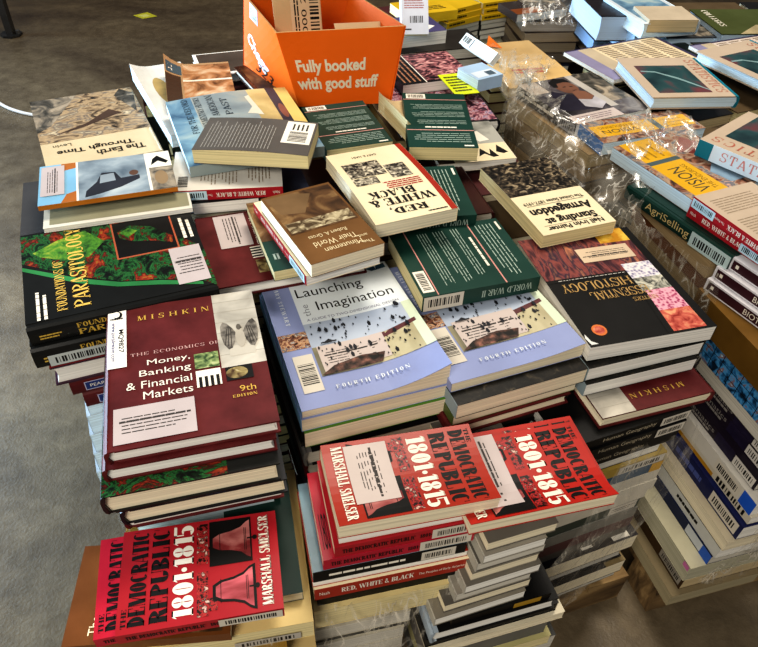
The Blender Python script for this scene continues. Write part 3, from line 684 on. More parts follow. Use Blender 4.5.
def photobook_cover(P):
    P.rect(.0, .0, .27, 1, flat('7fb0cc', .3)); P.poly([(.16, 0), (.27, 0), (.27, .25), (.2, .2)], flat('a8642c', .4)); P.poly([(.16, .8), (.27, .85), (.27, 1), (.16, 1)], flat('a8642c', .4))
    P.rect(.27, 0, .80, 1, A_STUDY); P.rect(.27, 0, .285, 1, PAPER)
    P.poly([(.33, .05), (.45, .1), (.6, .2), (.74, .35), (.74, .45), (.6, .42), (.56, .6), (.46, .62), (.42, .4), (.34, .2)], flat('2a2c34', .4, var=.3)); P.poly([(.44, .35), (.56, .38), (.55, .58), (.45, .56)], flat('8d979e', .4)); P.disc(.70, .52, .035, .07, flat('5f4538', .4))
    P.rect(.80, .0, .82, 1, PAPER); P.rect(.82, 0, 1, 1, A_ROCKD); P.rect(.82, .58, 1, 1, PAPER)
    P.poly([(.84, .65), (.9, .75), (.96, .66), (.98, .72), (.9, .9), (.86, .82)], BLACK); P.disc(.9, .3, .05, .18, flat('8a7458', .4))
A_DRAG = art('print pink lizards', [(0.36, '120d10'), (0.46, '4a2a30'), (0.55, 'a8686a'), (0.66, 'd6a49a')], 26, 6, 2.4, (1, 2, 1))
def dragon_cover(P):
    P.rect(.34, .06, 1, .98, A_DRAG); P.rect(.32, .0, .335, 1, PAPER)
    for k in range(4): P.greek(.03 + .07 * k, .06, .07 + .07 * k, .95, 1, flat('a8785a', .4, var=0), 90, .6, .05)
A_SPECK = art('print pink and violet flecks', [(0.4, '3a2430'), (0.48, '8a4a5a'), (0.55, 'c9a0a0'), (0.62, '5a4a7a'), (0.72, 'd9ccc0')], 70, 5, 1.0)
A_MAP = art('print black and white flecks', [(0.45, '1a1a1c'), (0.55, 'c9c4bc')], 90, 5, 1.0)
A_BRUSH = art('print grey stones', [(0.35, '6a6a64'), (0.6, 'a8a79e')], 20, 4)
def brush_cover(P):
    P.rect(.0, .62, 1, 1, flat('9a5a24', .4, var=.4)); P.rect(.3, .28, 1, .72, A_BRUSH); P.poly([(.55, .5), (.68, .34), (.82, .36), (.74, .54)], PAPER); P.rect(.2, 0, .99, .3, CREAM)
    P.poly([(.55, .08), (.62, .22), (.7, .1), (.74, .2), (.8, .06), (.72, .05), (.64, .12)], INK); P.poly([(.8, .14), (.86, .26), (.95, .12), (.88, .1)], INK); P.rect(0, 0, .2, .62, flat('4b3c30', .4, var=.5))

A_STATP = art('print teal and maroon curve field', [(0.32, '16282e'), (0.5, '2c4a4c'), (0.62, '6a3a3e'), (0.75, '8a5a50')], 9, 3, .4)
BEIGE = flat('b9a691', .42, .1, .05); TEAL = flat('0f6a7a', .4, .1)
STATRED = flat('a8604e', .4, var=0)
def stat_cover(P):
    P.rect(.12, .10, .74, .78, A_STATP)
    P.poly([(.14, .62), (.3, .6), (.5, .42), (.74, .14), (.74, .17), (.52, .46), (.31, .63), (.14, .65)], flat('7f9a9a', .4))
    P.text('STATISTICS', .80, .10, .93, .92, STATRED, -90, 'serif', stem=.14, hair=.06, gap=.16)
def stat3_cover(P):
    P.rect(.10, .26, .95, .95, A_STATP); P.text('STATISTICS', .06, .07, .98, .19, STATRED, 180, 'serif', stem=.14, hair=.06, gap=.3)
def stat3_spine(P): P.rect(0, 0, .12, 1, TEAL); P.text('STATISTICS', .2, .25, .85, .8, flat('c07a74', .4, var=0), 0, 'serif', stem=.14, gap=.2)
A_THINK = art('print dim room', [(0.35, '1f1c1e'), (0.55, '4a4448'), (0.7, '8f8a86')], 14, 5, .6)
def think_cover(P):
    P.rect(0, .0, 1, 1, A_THINK); P.rect(0, .72, .22, 1, flat('a89a8c', .4)); P.rect(.62, .2, .72, 1, flat('b0aaa2', .4)); P.rect(.72, .3, 1, 1, A_ROCKD)
    P.poly([(.0, .70), (.25, .72), (.36, .62), (.5, .5), (.62, .3), (.55, .22), (.3, .24), (0, .3)], flat('262230', .45, var=.3))
    P.disc(.47, .76, .125, .16, flat('6a4838', .45, var=.25)); P.poly([(.33, .80), (.35, .92), (.46, 1.0), (.58, .95), (.60, .84), (.52, .88), (.42, .87), (.38, .78)], flat('120f0e', .45))
    P.poly([(.43, .78), (.47, .78), (.47, .76), (.43, .765)], BLACK); P.poly([(.51, .765), (.55, .76), (.55, .745), (.51, .75)], BLACK); P.poly([(.48, .67), (.54, .67), (.53, .65), (.49, .655)], flat('3a201c', .45))
    P.poly([(.40, .46), (.44, .62), (.52, .66), (.60, .60), (.62, .48), (.52, .40)], flat('7a5442', .45, var=.25)); P.poly([(.36, .30), (.40, .47), (.54, .41), (.62, .47), (.64, .30), (.5, .2)], flat('a8a4a8', .4, var=.4))
    P.rect(.02, .0, .62, .17, PINKW); P.greek(.08, .03, .58, .14, 3, flat('7a6a70', .5, var=0), 0, .35)
A_COLL = art('print crowded collage', [(0.36, '3a2a24'), (0.46, '8a5a44'), (0.54, 'a8907a'), (0.62, '4a5a6a'), (0.72, 'c9a08a')], 28, 7, 1.6)
YEL = flat('d3a21e', .38, .15, .06)
def vis_cover(P):
    P.rect(0, 0, 1, 1, A_COLL); P.rect(.03, .25, .97, .75, YEL); P.rect(.60, .25, .66, .75, flat('4a5a5c', .4))
    P.text('VISION', .1, .36, .44, .52, flat('3a3a30', .4, var=0), 180); P.text('THE ENDURING', .1, .58, .5, .68, flat('7a5a10', .4, var=0), 180)
    for k in range(3): P.greek(.7, .32 + .14 * k, .94, .36 + .14 * k, 1, flat('9a7412', .4, var=0), 0, .6)
def vis2_cover(P):
    P.rect(0, 0, 1, 1, A_COLL); P.rect(.08, .0, .48, 1, YEL); P.rect(.08, .58, .48, .64, flat('4a5a5c', .4))
    P.text('VISION', .18, .08, .34, .48, flat('3a3a30', .4, var=0), 90); P.text('THE ENDURING', .36, .08, .42, .5, flat('7a5a10', .4, var=0), 90)
    for k in range(3): P.greek(.14 + .1 * k, .68, .18 + .1 * k, .95, 1, flat('9a7412', .4, var=0), 90, .6)
    P.poly([(.55, .3), (.75, .45), (.95, .3), (.9, .1), (.6, .1)], flat('6f8494', .4, var=.4)); P.poly([(.55, .7), (.8, .9), (.95, .7), (.8, .5)], flat('7a3a34', .4, var=.4))
def text_leaf(P):
    P.rect(0, 0, 1, .03, flat('3a3550', .4)); P.rect(0, .96, 1, 1, flat('3a3550', .4)); P.rect(.965, 0, 1, 1, flat('3a3550', .4)); P.rect(0, 0, .13, .97, flat('86809a', .4)); P.rect(.13, 0, .27, .97, flat('b8a88e', .4))
    for k in range(4): P.greek(.30 + .165 * k, .06, .435 + .165 * k, .93, 16, flat('8a7a68', .5, var=0), 0, .5, .05)
TITLE_Y = flat('c9b27a', .4, var=0)
def title_spine(txt, x0, x1, m, font='sans', y0=.28, y1=.72, **kw): return lambda P: P.text(txt, x0, y0, x1, y1, m, 0, font, **kw)
def bar_st(x0, x1, y0=.12, y1=.88, n=22, mat=None): return ('spine', x0, y0, x1, y1, st_bar(0, n), mat or LABEL)

# ------------------------------------------------------------------ the near pallet: covers seen from above
GN = 'loose books on top of the near pallet'
book('mishkin', 'maroon hardcover with grey eagle panel and an auction sticker by its hinge', GN, MAROON, PG_WHITE, True, 'L', mishkin_cover,
     stickers=[('top', .045, .03, .52, .25, st_note(0, 5)), ('top', .005, .53, .125, .99, None, WHITE)])
sb = MB(); x, y, z, a, b, c, w, h, t = POSES['mishkin']
P = top_pen(sb, w, h, t, 0.0016)
P.text('MQ9827', .07, .64, .108, .82, INK, -90, bold=.01); P.text('www.purplewave.com', .022, .58, .058, .88, flat('3a2f6a', .4, var=0), -90)
P.disc(.07, .94, .03, .03, BLACK, 14); P.disc(.06, .945, .024, .024, WHITE, 14); P.greek(.02, .90, .11, .92, 1, INK)
sb.build('sticker_print', [o for o in bpy.data.objects if o.get('label', '').startswith('maroon hardcover with grey eagle')][0])
book('parasit', 'black hardcover with green and red worm micrograph at the edge of the pallet', GN, flat('161716', .3, .3), PG_WHITE, True, 'L', para_cover, para_spine,
     stickers=[('top', .10, .02, .50, .20, st_note(90, 6))])
curl = lambda a, e, p: (lambda u, v: a * max(0, u - e) ** p)
book('launch', 'lilac paperback with flecked cover picture and lifted corner, between two black gaps', GN, LILAC, PG_CREAM, False, 'L', launch_cover, launch_spine,
     stickers=[('top', .23, .215, .70, .40, st_note(0, 5), PINKW), ('top', .05, .10, .185, .36, st_bar(90), LABEL)],
     warp=lambda u, v: 0.030 * max(0, u - .45) ** 2 * 3.2 * max(0, 1 - v) ** 1.2)
book('launch2', 'lilac paperback with flecked cover half under a green book', GN, LILAC, PG_CREAM, False, 'L', launch_cover, None,
     stickers=[('top', .24, .21, .72, .42, st_note(0, 5), PINKW), ('top', .05, .12, .185, .40, st_bar(90), LABEL)], warp=lambda u, v: 0.010 * max(0, u - .5) ** 2 * 4 * max(0, 1 - v))
book('netter', 'black upside-down paperback with purple tissue pictures and gold title', GN, BLACK, PG_WHITE, False, 'L', netter_cover,
     stickers=[('top', .14, .17, .60, .31, st_note(180, 4), flat('c9b49a', .45))])
GD = 'red paperbacks with white 1801 dates'
book('demC', 'red bell paperback with a broad note sticker, topmost on the middle front stack', GD, ORED, PG_CREAM, False, 'L', dem_cover, dem_spine,
     stickers=[('top', .06, .135, .78, .41, st_note(0, 7), PINKW)], warp=lambda u, v: 0.006 * (u - .5) ** 2 * 4)
book('demL', 'red bell paperback fully uncovered on top of the lowest front corner stack', GD, RED, PG_CREAM, False, 'L', dem_cover, dem_spine,
     stickers=[('spine', .60, .08, .99, .9, st_bar(0, 34), LABEL)])
book('demL2', 'crimson paperback peeking out between a red and a brown book', GD, flat('b01c33', .36, .15), PG_CREAM, False, 'L', dem_cover, dem_spine,
     stickers=[('spine', .62, .08, .97, .9, st_bar(0, 34), LABEL)])
book('demR', 'red bell paperback with slanting free corner lying on the white booklets', GD, flat('a62218', .36, .15), PG_CREAM, False, 'L', dem_cover, dem_spine,
     stickers=[('top', -.02, .12, .86, .40, st_note(0, 5), STICK)], warp=lambda u, v: 0.016 * max(0, u - .55) ** 2 * 4.5)
book('demR2', 'red paperback mostly hidden, a strip showing behind the slanting red copy', GD, flat('a8281e', .36, .15), PG_CREAM, False, 'L', dem_cover)
book('minuteB', 'brown paperback fanned out lowest at the front corner of the pallet', GN, flat('6b3f1c', .38, .15, .2), PG_CREAM, False, 'L', minute_side)
book('rwb', 'cream paperback with engravings and big black title, lying upside down beyond the lilac book', GN, CREAM, PG_CREAM, False, 'L', rwb_cover, warp=lambda u, v: 0.004 * math.sin(math.pi * v))
GG = 'dark green paperbacks lying back cover up'
gst = [('spine', .02, .02, .34, .98, None, LABEL)]
book('green1', 'dark green paperback, back up, lying across the lilac books', GG, GREEN, PG_YEL, False, 'R', green_back, green_spine, True, stickers=[('spine', .66, .03, .99, .97, st_bar(0), LABEL), ('top', .86, .03, 1.0, .24, None, flat('dcd2bb', .5))] if 0 else [('spine', .66, .03, .99, .97, st_bar(0), LABEL)])
book('green2', 'dark green paperback poking out from beneath the cream engraved book', GG, GREEN, PG_YEL, False, 'R', green_back, green_spine, True)
book('green3', 'dark green paperback with barcode, back up below the yellow slip', GG, GREEN, PG_YEL, False, 'R', green_back)
book('green4', 'dark green paperback, back up against the front of the orange box', GG, GREEN, PG_YEL, False, 'R', green_back)
book('arma', 'buff paperback with black heavy lettering and thicket photo resting on the black tissue book', GN, CREAM, PG_YEL, False, 'L', arma_cover, warp=lambda u, v: 0.003 * math.sin(math.pi * v))
book('minute', 'brown village-picture paperback lying upside down topmost in its tilted pile', GN, flat('6b4a28', .3, .25, .2), PG_CREAM, False, 'L', minute_cover)
book('redunder', 'red-spined paperback with barcode directly under the brown village book', GN, CREAM, PG_WHITE, False, 'R', beige_back, rwb_spine, False, RED, stickers=[('spine', .72, .1, .98, .95, st_bar(0), flat('b8d0d8', .45))])
book('wwfront', 'thin dark green and picture paperback at the bottom under the red-spined book', GN, GREEN, PG_YEL, False, 'L', lambda P: (P.rect(0, 0, 1, .6, A_VILLAGE), P.text('WORLD WAR II', .1, .78, .95, .86, TXT_G, 0, 'serif')))
book('gray', 'grey paperback, back up with barcode label, balanced on the red-spined book', GN, flat('57524d', .4, .1), PG_YEL, False, 'R', gray_back, warp=lambda u, v: 0.004 * math.sin(math.pi * v))
book('rwbback', 'pale paperback with bright red spine lying beside the grey balanced book', GN, flat('cdc8be', .45), PG_CREAM, False, 'R', beige_back, rwb_spine, True, RED, stickers=[('spine', .68, .08, .97, .95, st_bar(0), flat('b8d0d8', .45))])
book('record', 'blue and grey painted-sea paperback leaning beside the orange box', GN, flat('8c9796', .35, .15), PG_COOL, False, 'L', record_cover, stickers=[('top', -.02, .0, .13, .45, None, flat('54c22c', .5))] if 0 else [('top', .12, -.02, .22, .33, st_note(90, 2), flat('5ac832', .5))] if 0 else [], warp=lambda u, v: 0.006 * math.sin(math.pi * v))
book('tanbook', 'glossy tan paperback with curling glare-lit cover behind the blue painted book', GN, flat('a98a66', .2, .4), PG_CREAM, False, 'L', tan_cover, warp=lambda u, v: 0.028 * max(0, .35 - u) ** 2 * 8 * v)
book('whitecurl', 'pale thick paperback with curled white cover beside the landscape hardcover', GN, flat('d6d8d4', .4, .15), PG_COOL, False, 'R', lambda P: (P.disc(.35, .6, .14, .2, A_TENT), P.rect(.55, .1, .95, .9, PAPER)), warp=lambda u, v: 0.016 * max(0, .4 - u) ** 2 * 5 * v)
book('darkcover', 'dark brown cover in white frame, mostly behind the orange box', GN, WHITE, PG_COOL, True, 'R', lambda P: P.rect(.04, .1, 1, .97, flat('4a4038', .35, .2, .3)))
book('brownround', 'small dark brown glossy book jammed under the orange box', GN, flat('4a2c1c', .25, .3, .4, 40), PG_WHITE, True, 'R', lambda P: P.rect(.06, .05, .94, .95, A_VILLAGE))
book('earth', 'hardcover with desert rock picture lying at the far edge nearest the white cable', GN, flat('cdbb98', .35, .2, .06), PG_WHITE, True, 'L', earth_cover)
book('photobook', 'thin paperback with a photo of a seated man in a blue studio', GN, flat('cfc4b2', .35, .2), PG_TAN, False, 'B', photobook_cover, spine_mat=flat('b06a1e', .4), stickers=[('top', .015, .2, .185, .95, st_note(90, 5))])
book('olive', 'white-bordered paperback with plain olive cover under the seated-man photo book', GN, flat('d4d2c6', .4, .1), PG_WHITE, False, 'R', lambda P: P.rect(.04, .05, .985, 1, flat('8b8870', .4, .1)))
book('darkgray', 'charcoal hardcover jutting past the pallet edge below the photo book', GN, flat('3b3a3b', .85), PG_GREY, False, 'L')
book('maroon', 'maroon hardcover turned sideways beyond the black worm-picture book', GN, MAROON, PG_WHITE, True, 'L', lambda P: (P.text('& Financial', .12, .36, .52, .41, PAPER), P.text('Banking', .20, .43, .52, .485, PAPER), P.rect(.545, .30, .70, .415, PAPER), P.rect(.73, .31, .90, .405, A_COIN), *[P.rect(.56 + .036 * k, .30, .58 + .036 * k, .37, BLACK) for k in range(4)]),
     stickers=[('top', .04, .12, .52, .335, st_note(0, 5))])
book('whitepages', 'black-covered book with broad white page edge behind the sideways maroon book', GN, flat('1a1a1c', .4), PG_WHITE, False, 'T')
book('dragon', 'black paperback with pink lizard picture right beside the orange box', GN, flat('131114', .3, .2), PG_WHITE, False, 'L', dragon_cover)
book('speckled', 'thick paperback with pink and violet flecked cover under the lizard book', GN, flat('1b1a1d', .35, .2), PG_WHITE, True, 'R', lambda P: (P.rect(.02, .02, .98, .98, A_SPECK), P.rect(.02, .02, .3, .4, A_MAP)), lambda P: P.text('V7', .1, .2, .3, .8, PAPER))
book('brushart', 'paperback with grey stones and black brush strokes on a white square', GN, flat('cfc6b4', .35, .15), PG_WHITE, False, 'L', brush_cover)
book('maroon2', 'dark maroon hardcover showing right of the half-hidden green paperback', GN, flat('32130f', .4, .1, .2), PG_GREY, True, 'R')
book('openblue', 'white-spined paperback with pale blue cover leaning by the yellow slip', GN, flat('a9c3dc', .35, .15), PG_COOL, False, 'B', lambda P: (P.rect(.1, .1, .9, .5, flat('cfd9e2', .4)), P.rect(.55, .12, .85, .4, flat('4a5a66', .4))))
book('curlcream', 'small cream booklet with curling leaves squeezed beside a green paperback', GN, flat('d0ba90', .5), PG_YEL, False, 'R', None, warp=lambda u, v: 0.03 * max(0, .5 - u) ** 2 * 4)
book('mishkin_up', 'maroon hardcover turned upside down and jutting out below the black tissue book', GN, MAROON, PG_CREAM, True, 'L', mishkin_cover)
book('darkgreen', 'dark green paperback wedged behind the red corner stack', GN, flat('14302a', .4), PG_CREAM, False, 'L')

# ------------------------------------------------------------------ the near pallet: stacks whose edges show
NAVYC = flat('20283f', .4, .1); CHAR = flat('2a2b30', .4, .1); OLIVEC = flat('4c5a2c', .4, .1)
A_DSTRIP = art('print dark tissue strip', [(0.46, '0e0d0c'), (0.6, '1e1b17'), (0.74, '4a4234')], 60, 7, 1.0)
gs = 'books in the stack under the eagle-panel maroon hardcover'
stack(-30.8, 47.3, 17, 82.0, [
    (2.5, -1.1, -.6, 20.5, 25.6, 'maroon hardcover directly under the eagle-panel maroon one', dict(cov=MAROON, pg=PG_WHITE, hard=True, art_fn=mishkin_cover)),
    (3.6, -1.9, -2.6, 21.2, 27.6, 'hardcover with green picture strip, below two maroon hardcovers', dict(cov=flat('161716', .3, .3), pg=PG_CREAM, hard=True, art_fn=lambda P: P.rect(0, 0, .7, .4, A_PARA))),
    (3.0, -.4, -2.6, 20.4, 27.6, 'black hardcover with cream pages and a blue flash, mid stack', dict(cov=flat('15171c', .35, .2), pg=PG_CREAM, hard=True, art_fn=lambda P: P.rect(.5, 0, .62, .1, flat('3a6aa0', .4)))),
    (1.6, -.9, -.4, 19, 24, 'thin maroon book with whitish edge above the lowest maroon hardcover', dict(cov=MAROON, pg=PG_WHITE)),
    (2.4, -.9, -.6, 20.5, 25.4, 'lowest maroon hardcover of the stack beside the bare floor', dict(cov=MAROON, pg=PG_WHITE, hard=True)),
    (4.2, -.6, 2.2, 20, 25, 'slate grey book at the base of the maroon stack', dict(cov=flat('3c424c', .4, .1), pg=flat('4a505a', .5), hard=True)),
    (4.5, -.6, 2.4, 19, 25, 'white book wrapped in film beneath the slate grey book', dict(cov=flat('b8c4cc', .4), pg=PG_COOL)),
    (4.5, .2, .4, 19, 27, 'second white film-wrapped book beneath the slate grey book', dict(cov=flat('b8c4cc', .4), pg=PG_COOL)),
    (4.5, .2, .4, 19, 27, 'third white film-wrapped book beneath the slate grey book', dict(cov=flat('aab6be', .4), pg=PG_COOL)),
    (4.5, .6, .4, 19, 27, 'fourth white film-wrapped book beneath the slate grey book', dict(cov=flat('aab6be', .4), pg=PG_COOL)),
], gs)
gs = 'books in the stack under the worm-picture hardcover'
stack(-48.4, 66.4, 24, 81.5, [
    (3.8, -.3, -.4, 26.6, 22.6, 'second black worm-picture hardcover with barcode label on its spine', dict(cov=flat('161716', .3, .3), pg=PG_WHITE, hard=True, spine='B', spine_fn=para_spine, stickers=[('spine', .07, .08, .40, .62, st_bar(0, 30), flat('b9c0bd', .45))])),
    (3.7, 1.2, -.8, 25, 21, 'hardcover with red and blue cover and white page edge below the black pair', dict(cov=flat('3a2030', .35, .2), pg=PG_WHITE, hard=True, spine='R', art_fn=lambda P: (P.rect(0, 0, .4, 1, flat('7a2424', .4, var=.4)), P.rect(.4, 0, 1, 1, flat('24406a', .4, var=.4))))),
    (3.2, 2.8, -.4, 25, 20.5, 'maroon hardcover with blue plate on spine, upper of two', dict(cov=MAROON, pg=PG_WHITE, hard=True, spine='B', spine_fn=lambda P: (P.rect(.08, .25, .30, .8, flat('b7b6cc', .4)), P.rect(.085, .29, .295, .76, flat('24366e', .4)), P.text('PEARSON', .11, .42, .27, .62, PAPER)))),
    (3.2, 4.0, -.4, 25, 20.5, 'maroon hardcover with blue plate on spine, lower of two', dict(cov=MAROON, pg=PG_WHITE, hard=True, spine='B', spine_fn=lambda P: (P.rect(.08, .25, .30, .8, flat('b7b6cc', .4)), P.rect(.085, .29, .295, .76, flat('24366e', .4)), P.text('PEARSON', .11, .42, .27, .62, PAPER)))),
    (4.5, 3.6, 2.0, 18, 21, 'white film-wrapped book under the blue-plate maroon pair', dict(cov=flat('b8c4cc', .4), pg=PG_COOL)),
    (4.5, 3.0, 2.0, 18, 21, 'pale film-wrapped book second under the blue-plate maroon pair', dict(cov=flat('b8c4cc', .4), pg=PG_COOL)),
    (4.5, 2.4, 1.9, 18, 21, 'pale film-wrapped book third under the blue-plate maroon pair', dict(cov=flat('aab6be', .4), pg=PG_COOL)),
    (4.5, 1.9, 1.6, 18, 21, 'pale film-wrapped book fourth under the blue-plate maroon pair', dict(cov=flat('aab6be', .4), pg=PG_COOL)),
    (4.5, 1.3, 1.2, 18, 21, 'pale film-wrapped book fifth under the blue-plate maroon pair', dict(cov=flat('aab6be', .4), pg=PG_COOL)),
], gs)
gs = 'books in the stack under the lifted-corner lilac paperback'
stack(-10.1, 59.2, 21, 77.6, [
    (2.5, 0.1, -.3, 22.2, 27.6, 'lilac-edged paperback just under the lifted-corner lilac one', dict(cov=LILAC, pg=PG_CREAM, spine_mat=flat('6fa3d0', .35))),
    (3.2, .3, -.7, 22.2, 27.4, 'cream-paged paperback with green cover edge below the lilac pair', dict(cov=flat('4f7a2a', .4, .1), pg=PG_CREAM, spine_mat=BLACK)),
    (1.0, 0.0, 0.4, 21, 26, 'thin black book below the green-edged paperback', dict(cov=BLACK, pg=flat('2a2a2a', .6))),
    (3.4, 0.2, -.8, 21.5, 27, 'black hardcover with grey rounded spine low under the lilac books', dict(cov=BLACK, pg=PG_GREY, hard=True, spine_mat=flat('6f6d6a', .4))),
    (4, 0.4, 0, 21, 27, 'maroon hardcover lowest visible under the lilac books', dict(cov=MAROON, pg=PG_GREY, hard=True)),
    (4, 0.4, 0, 21, 27, 'dark book at the foot of the lilac stack', dict(cov=CHAR, pg=PG_GREY, hard=True)),
], gs)
gs = 'books in the stack under the half-covered lilac paperback'
stack(10.7, 65.6, 23, 77.2, [
    (2.9, -.1, -2.6, 21.8, 27.6, 'dark hardcover with mottled front strip below the half-covered lilac book', dict(cov=flat('1a1917', .3, .3), pg=PG_CREAM, hard=False, art_fn=lambda P: P.rect(.0, 0, 1, .2, A_DSTRIP), spine_mat=flat('8a9aa0', .4))),
    (1.9, -.2, -2.2, 21, 26, 'thin cream-paged paperback under the mottled dark one', dict(cov=OLIVEC, pg=PG_CREAM)),
    (2.3, -.6, -2.6, 20.5, 25.6, 'maroon hardcover near the foot of the half-covered lilac stack', dict(cov=MAROON, pg=PG_CREAM, hard=True)),
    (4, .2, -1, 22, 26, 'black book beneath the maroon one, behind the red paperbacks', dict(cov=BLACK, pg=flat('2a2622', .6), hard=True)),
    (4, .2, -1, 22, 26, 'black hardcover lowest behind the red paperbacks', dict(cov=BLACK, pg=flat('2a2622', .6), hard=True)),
], gs)
gs = 'books in the stack under the black tissue book'
stack(31.8, 73.6, 20, 76.9, [
    (2.7, -.4, -1.6, 21.0, 27, 'dark mottled paperback directly under the black tissue book', dict(cov=flat('1a1917', .3, .3), pg=PG_WHITE, art_fn=lambda P: P.rect(.02, 0, .8, .1, A_DSTRIP), spine_mat=flat('8a9aa0', .4))),
    (2.6, -.6, -2.4, 20.4, 27, 'second dark mottled paperback above the upside-down maroon hardcover', dict(cov=flat('1a1917', .3, .3), pg=PG_WHITE, art_fn=lambda P: P.rect(.02, 0, .8, .1, A_DSTRIP), spine_mat=flat('8a9aa0', .4))),
], gs)
gs = 'books in the film-wrapped stack below the upside-down maroon hardcover'
def hg(P): P.text('Human Geography', .30, .3, .72, .8, flat('b9ad94', .4, var=0)); P.rect(.12, .2, .15, .8, flat('8a2a24', .4))
hs = dict(cov=flat('121213', .35, .2), pg=PG_WHITE, spine='B', spine_fn=hg, stickers=[('spine', .76, .1, .99, .95, st_bar(0), LABEL)])
W8 = dict(cov=flat('cfc8b8', .45), pg=PG_GREY, spine='B')
stack(28.7, 63.4, 23, 68.2, [
    (2.3, 0, 0, 24, 19, 'black-spined paperback with barcode label, upper of three', hs),
    (2.4, -.4, -.3, 24, 19, 'black-spined paperback with barcode label, middle of three', hs),
    (2.4, -1.0, -.3, 24, 19, 'black-spined paperback, lowest of three, above a white page edge', {**hs, 'stickers': []}),
    (2.6, -2.2, 0, 23, 19, 'white-edged book under the three black spines', dict(cov=BLACK, pg=PG_WHITE, spine='T')),
    (2.5, -1.6, -.6, 24, 19, 'yellow and white spined paperback with barcode by the film strap', dict(cov=flat('b59a4a', .4), pg=PG_WHITE, spine='B', stickers=[('spine', .6, .08, .99, .9, st_bar(0), LABEL)])),
    (2.6, -1.4, -.6, 24, 19, 'blue spined paperback with yellow end', dict(cov=flat('3a566e', .4), pg=PG_WHITE, spine='B', spine_fn=lambda P: (P.rect(0, 0, .3, 1, flat('b58a2a', .4)), P.rect(.9, 0, 1, 1, flat('c99a2a', .4))))),
    (3.0, -1.0, -.6, 24, 19, 'white spined paperback under the blue and yellow one', W8),
    (3.0, -.8, -.8, 24, 19, 'second white spined paperback under the blue and yellow one', W8),
    (3.0, -1.2, -.4, 24, 19, 'third white spined paperback under the blue and yellow one', W8),
    (3.2, -1.6, -.2, 24, 19, 'grey-green spined book with label low in the wrapped corner stack', dict(cov=flat('3c443c', .45), pg=PG_GREY, spine='B', stickers=[('spine', .72, .1, .97, .9, st_note(0, 2), LABEL)])),
    (3.2, -1.4, -.4, 24, 19, 'grey spined book under the grey-green one in the wrapped corner', dict(cov=flat('7d7a72', .45), pg=PG_GREY, spine='B')),
    (3.2, -1.2, -.4, 24, 19, 'dull pink spined book low in the wrapped corner', dict(cov=flat('5a3a3a', .45), pg=PG_GREY, spine='B')),
    (3.0, -1.0, -.2, 24, 19, 'grey mottled book low in the wrapped corner', dict(cov=flat('56524c', .45), pg=PG_GREY, spine='B')),
    (4.6, .2, -1.6, 25, 21, 'dark hardcover with rounded cream edge and small white label', dict(cov=flat('242022', .4, .1), pg=PG_CREAM, hard=False, art_fn=lambda P: (P.rect(.78, .02, .93, .16, PAPER), P.rect(.5, .04, .6, .1, PAPER)))),
    (4.4, .4, -1.0, 24, 21, 'dark book with maroon patch second from the floor at the corner', dict(cov=flat('1f1c1c', .4, .1), pg=PG_GREY, hard=True)),
    (4.4, 1.0, -2.0, 24, 21, 'dark hardcover with cream page edge nearest the floor at the corner', dict(cov=flat('1f1c1c', .4, .1), pg=PG_CREAM, hard=False, art_fn=lambda P: P.rect(.8, .0, 1, .3, flat('7a6a4a', .5)))),
    (4.0, 1.4, -1.0, 24, 21, 'grey dusty book resting on the pallet boards at the corner', dict(cov=flat('6f6a58', .5), pg=PG_GREY)),
], gs)
gs = 'books in the middle front stack under the red paperbacks'
ds = dict(cov=RED, pg=PG_CREAM, spine='B', spine_fn=dem_spine, spine_flip=False)
cream_st = ('spine', .63, .05, .98, .95, st_bar(0, 36), LABEL)
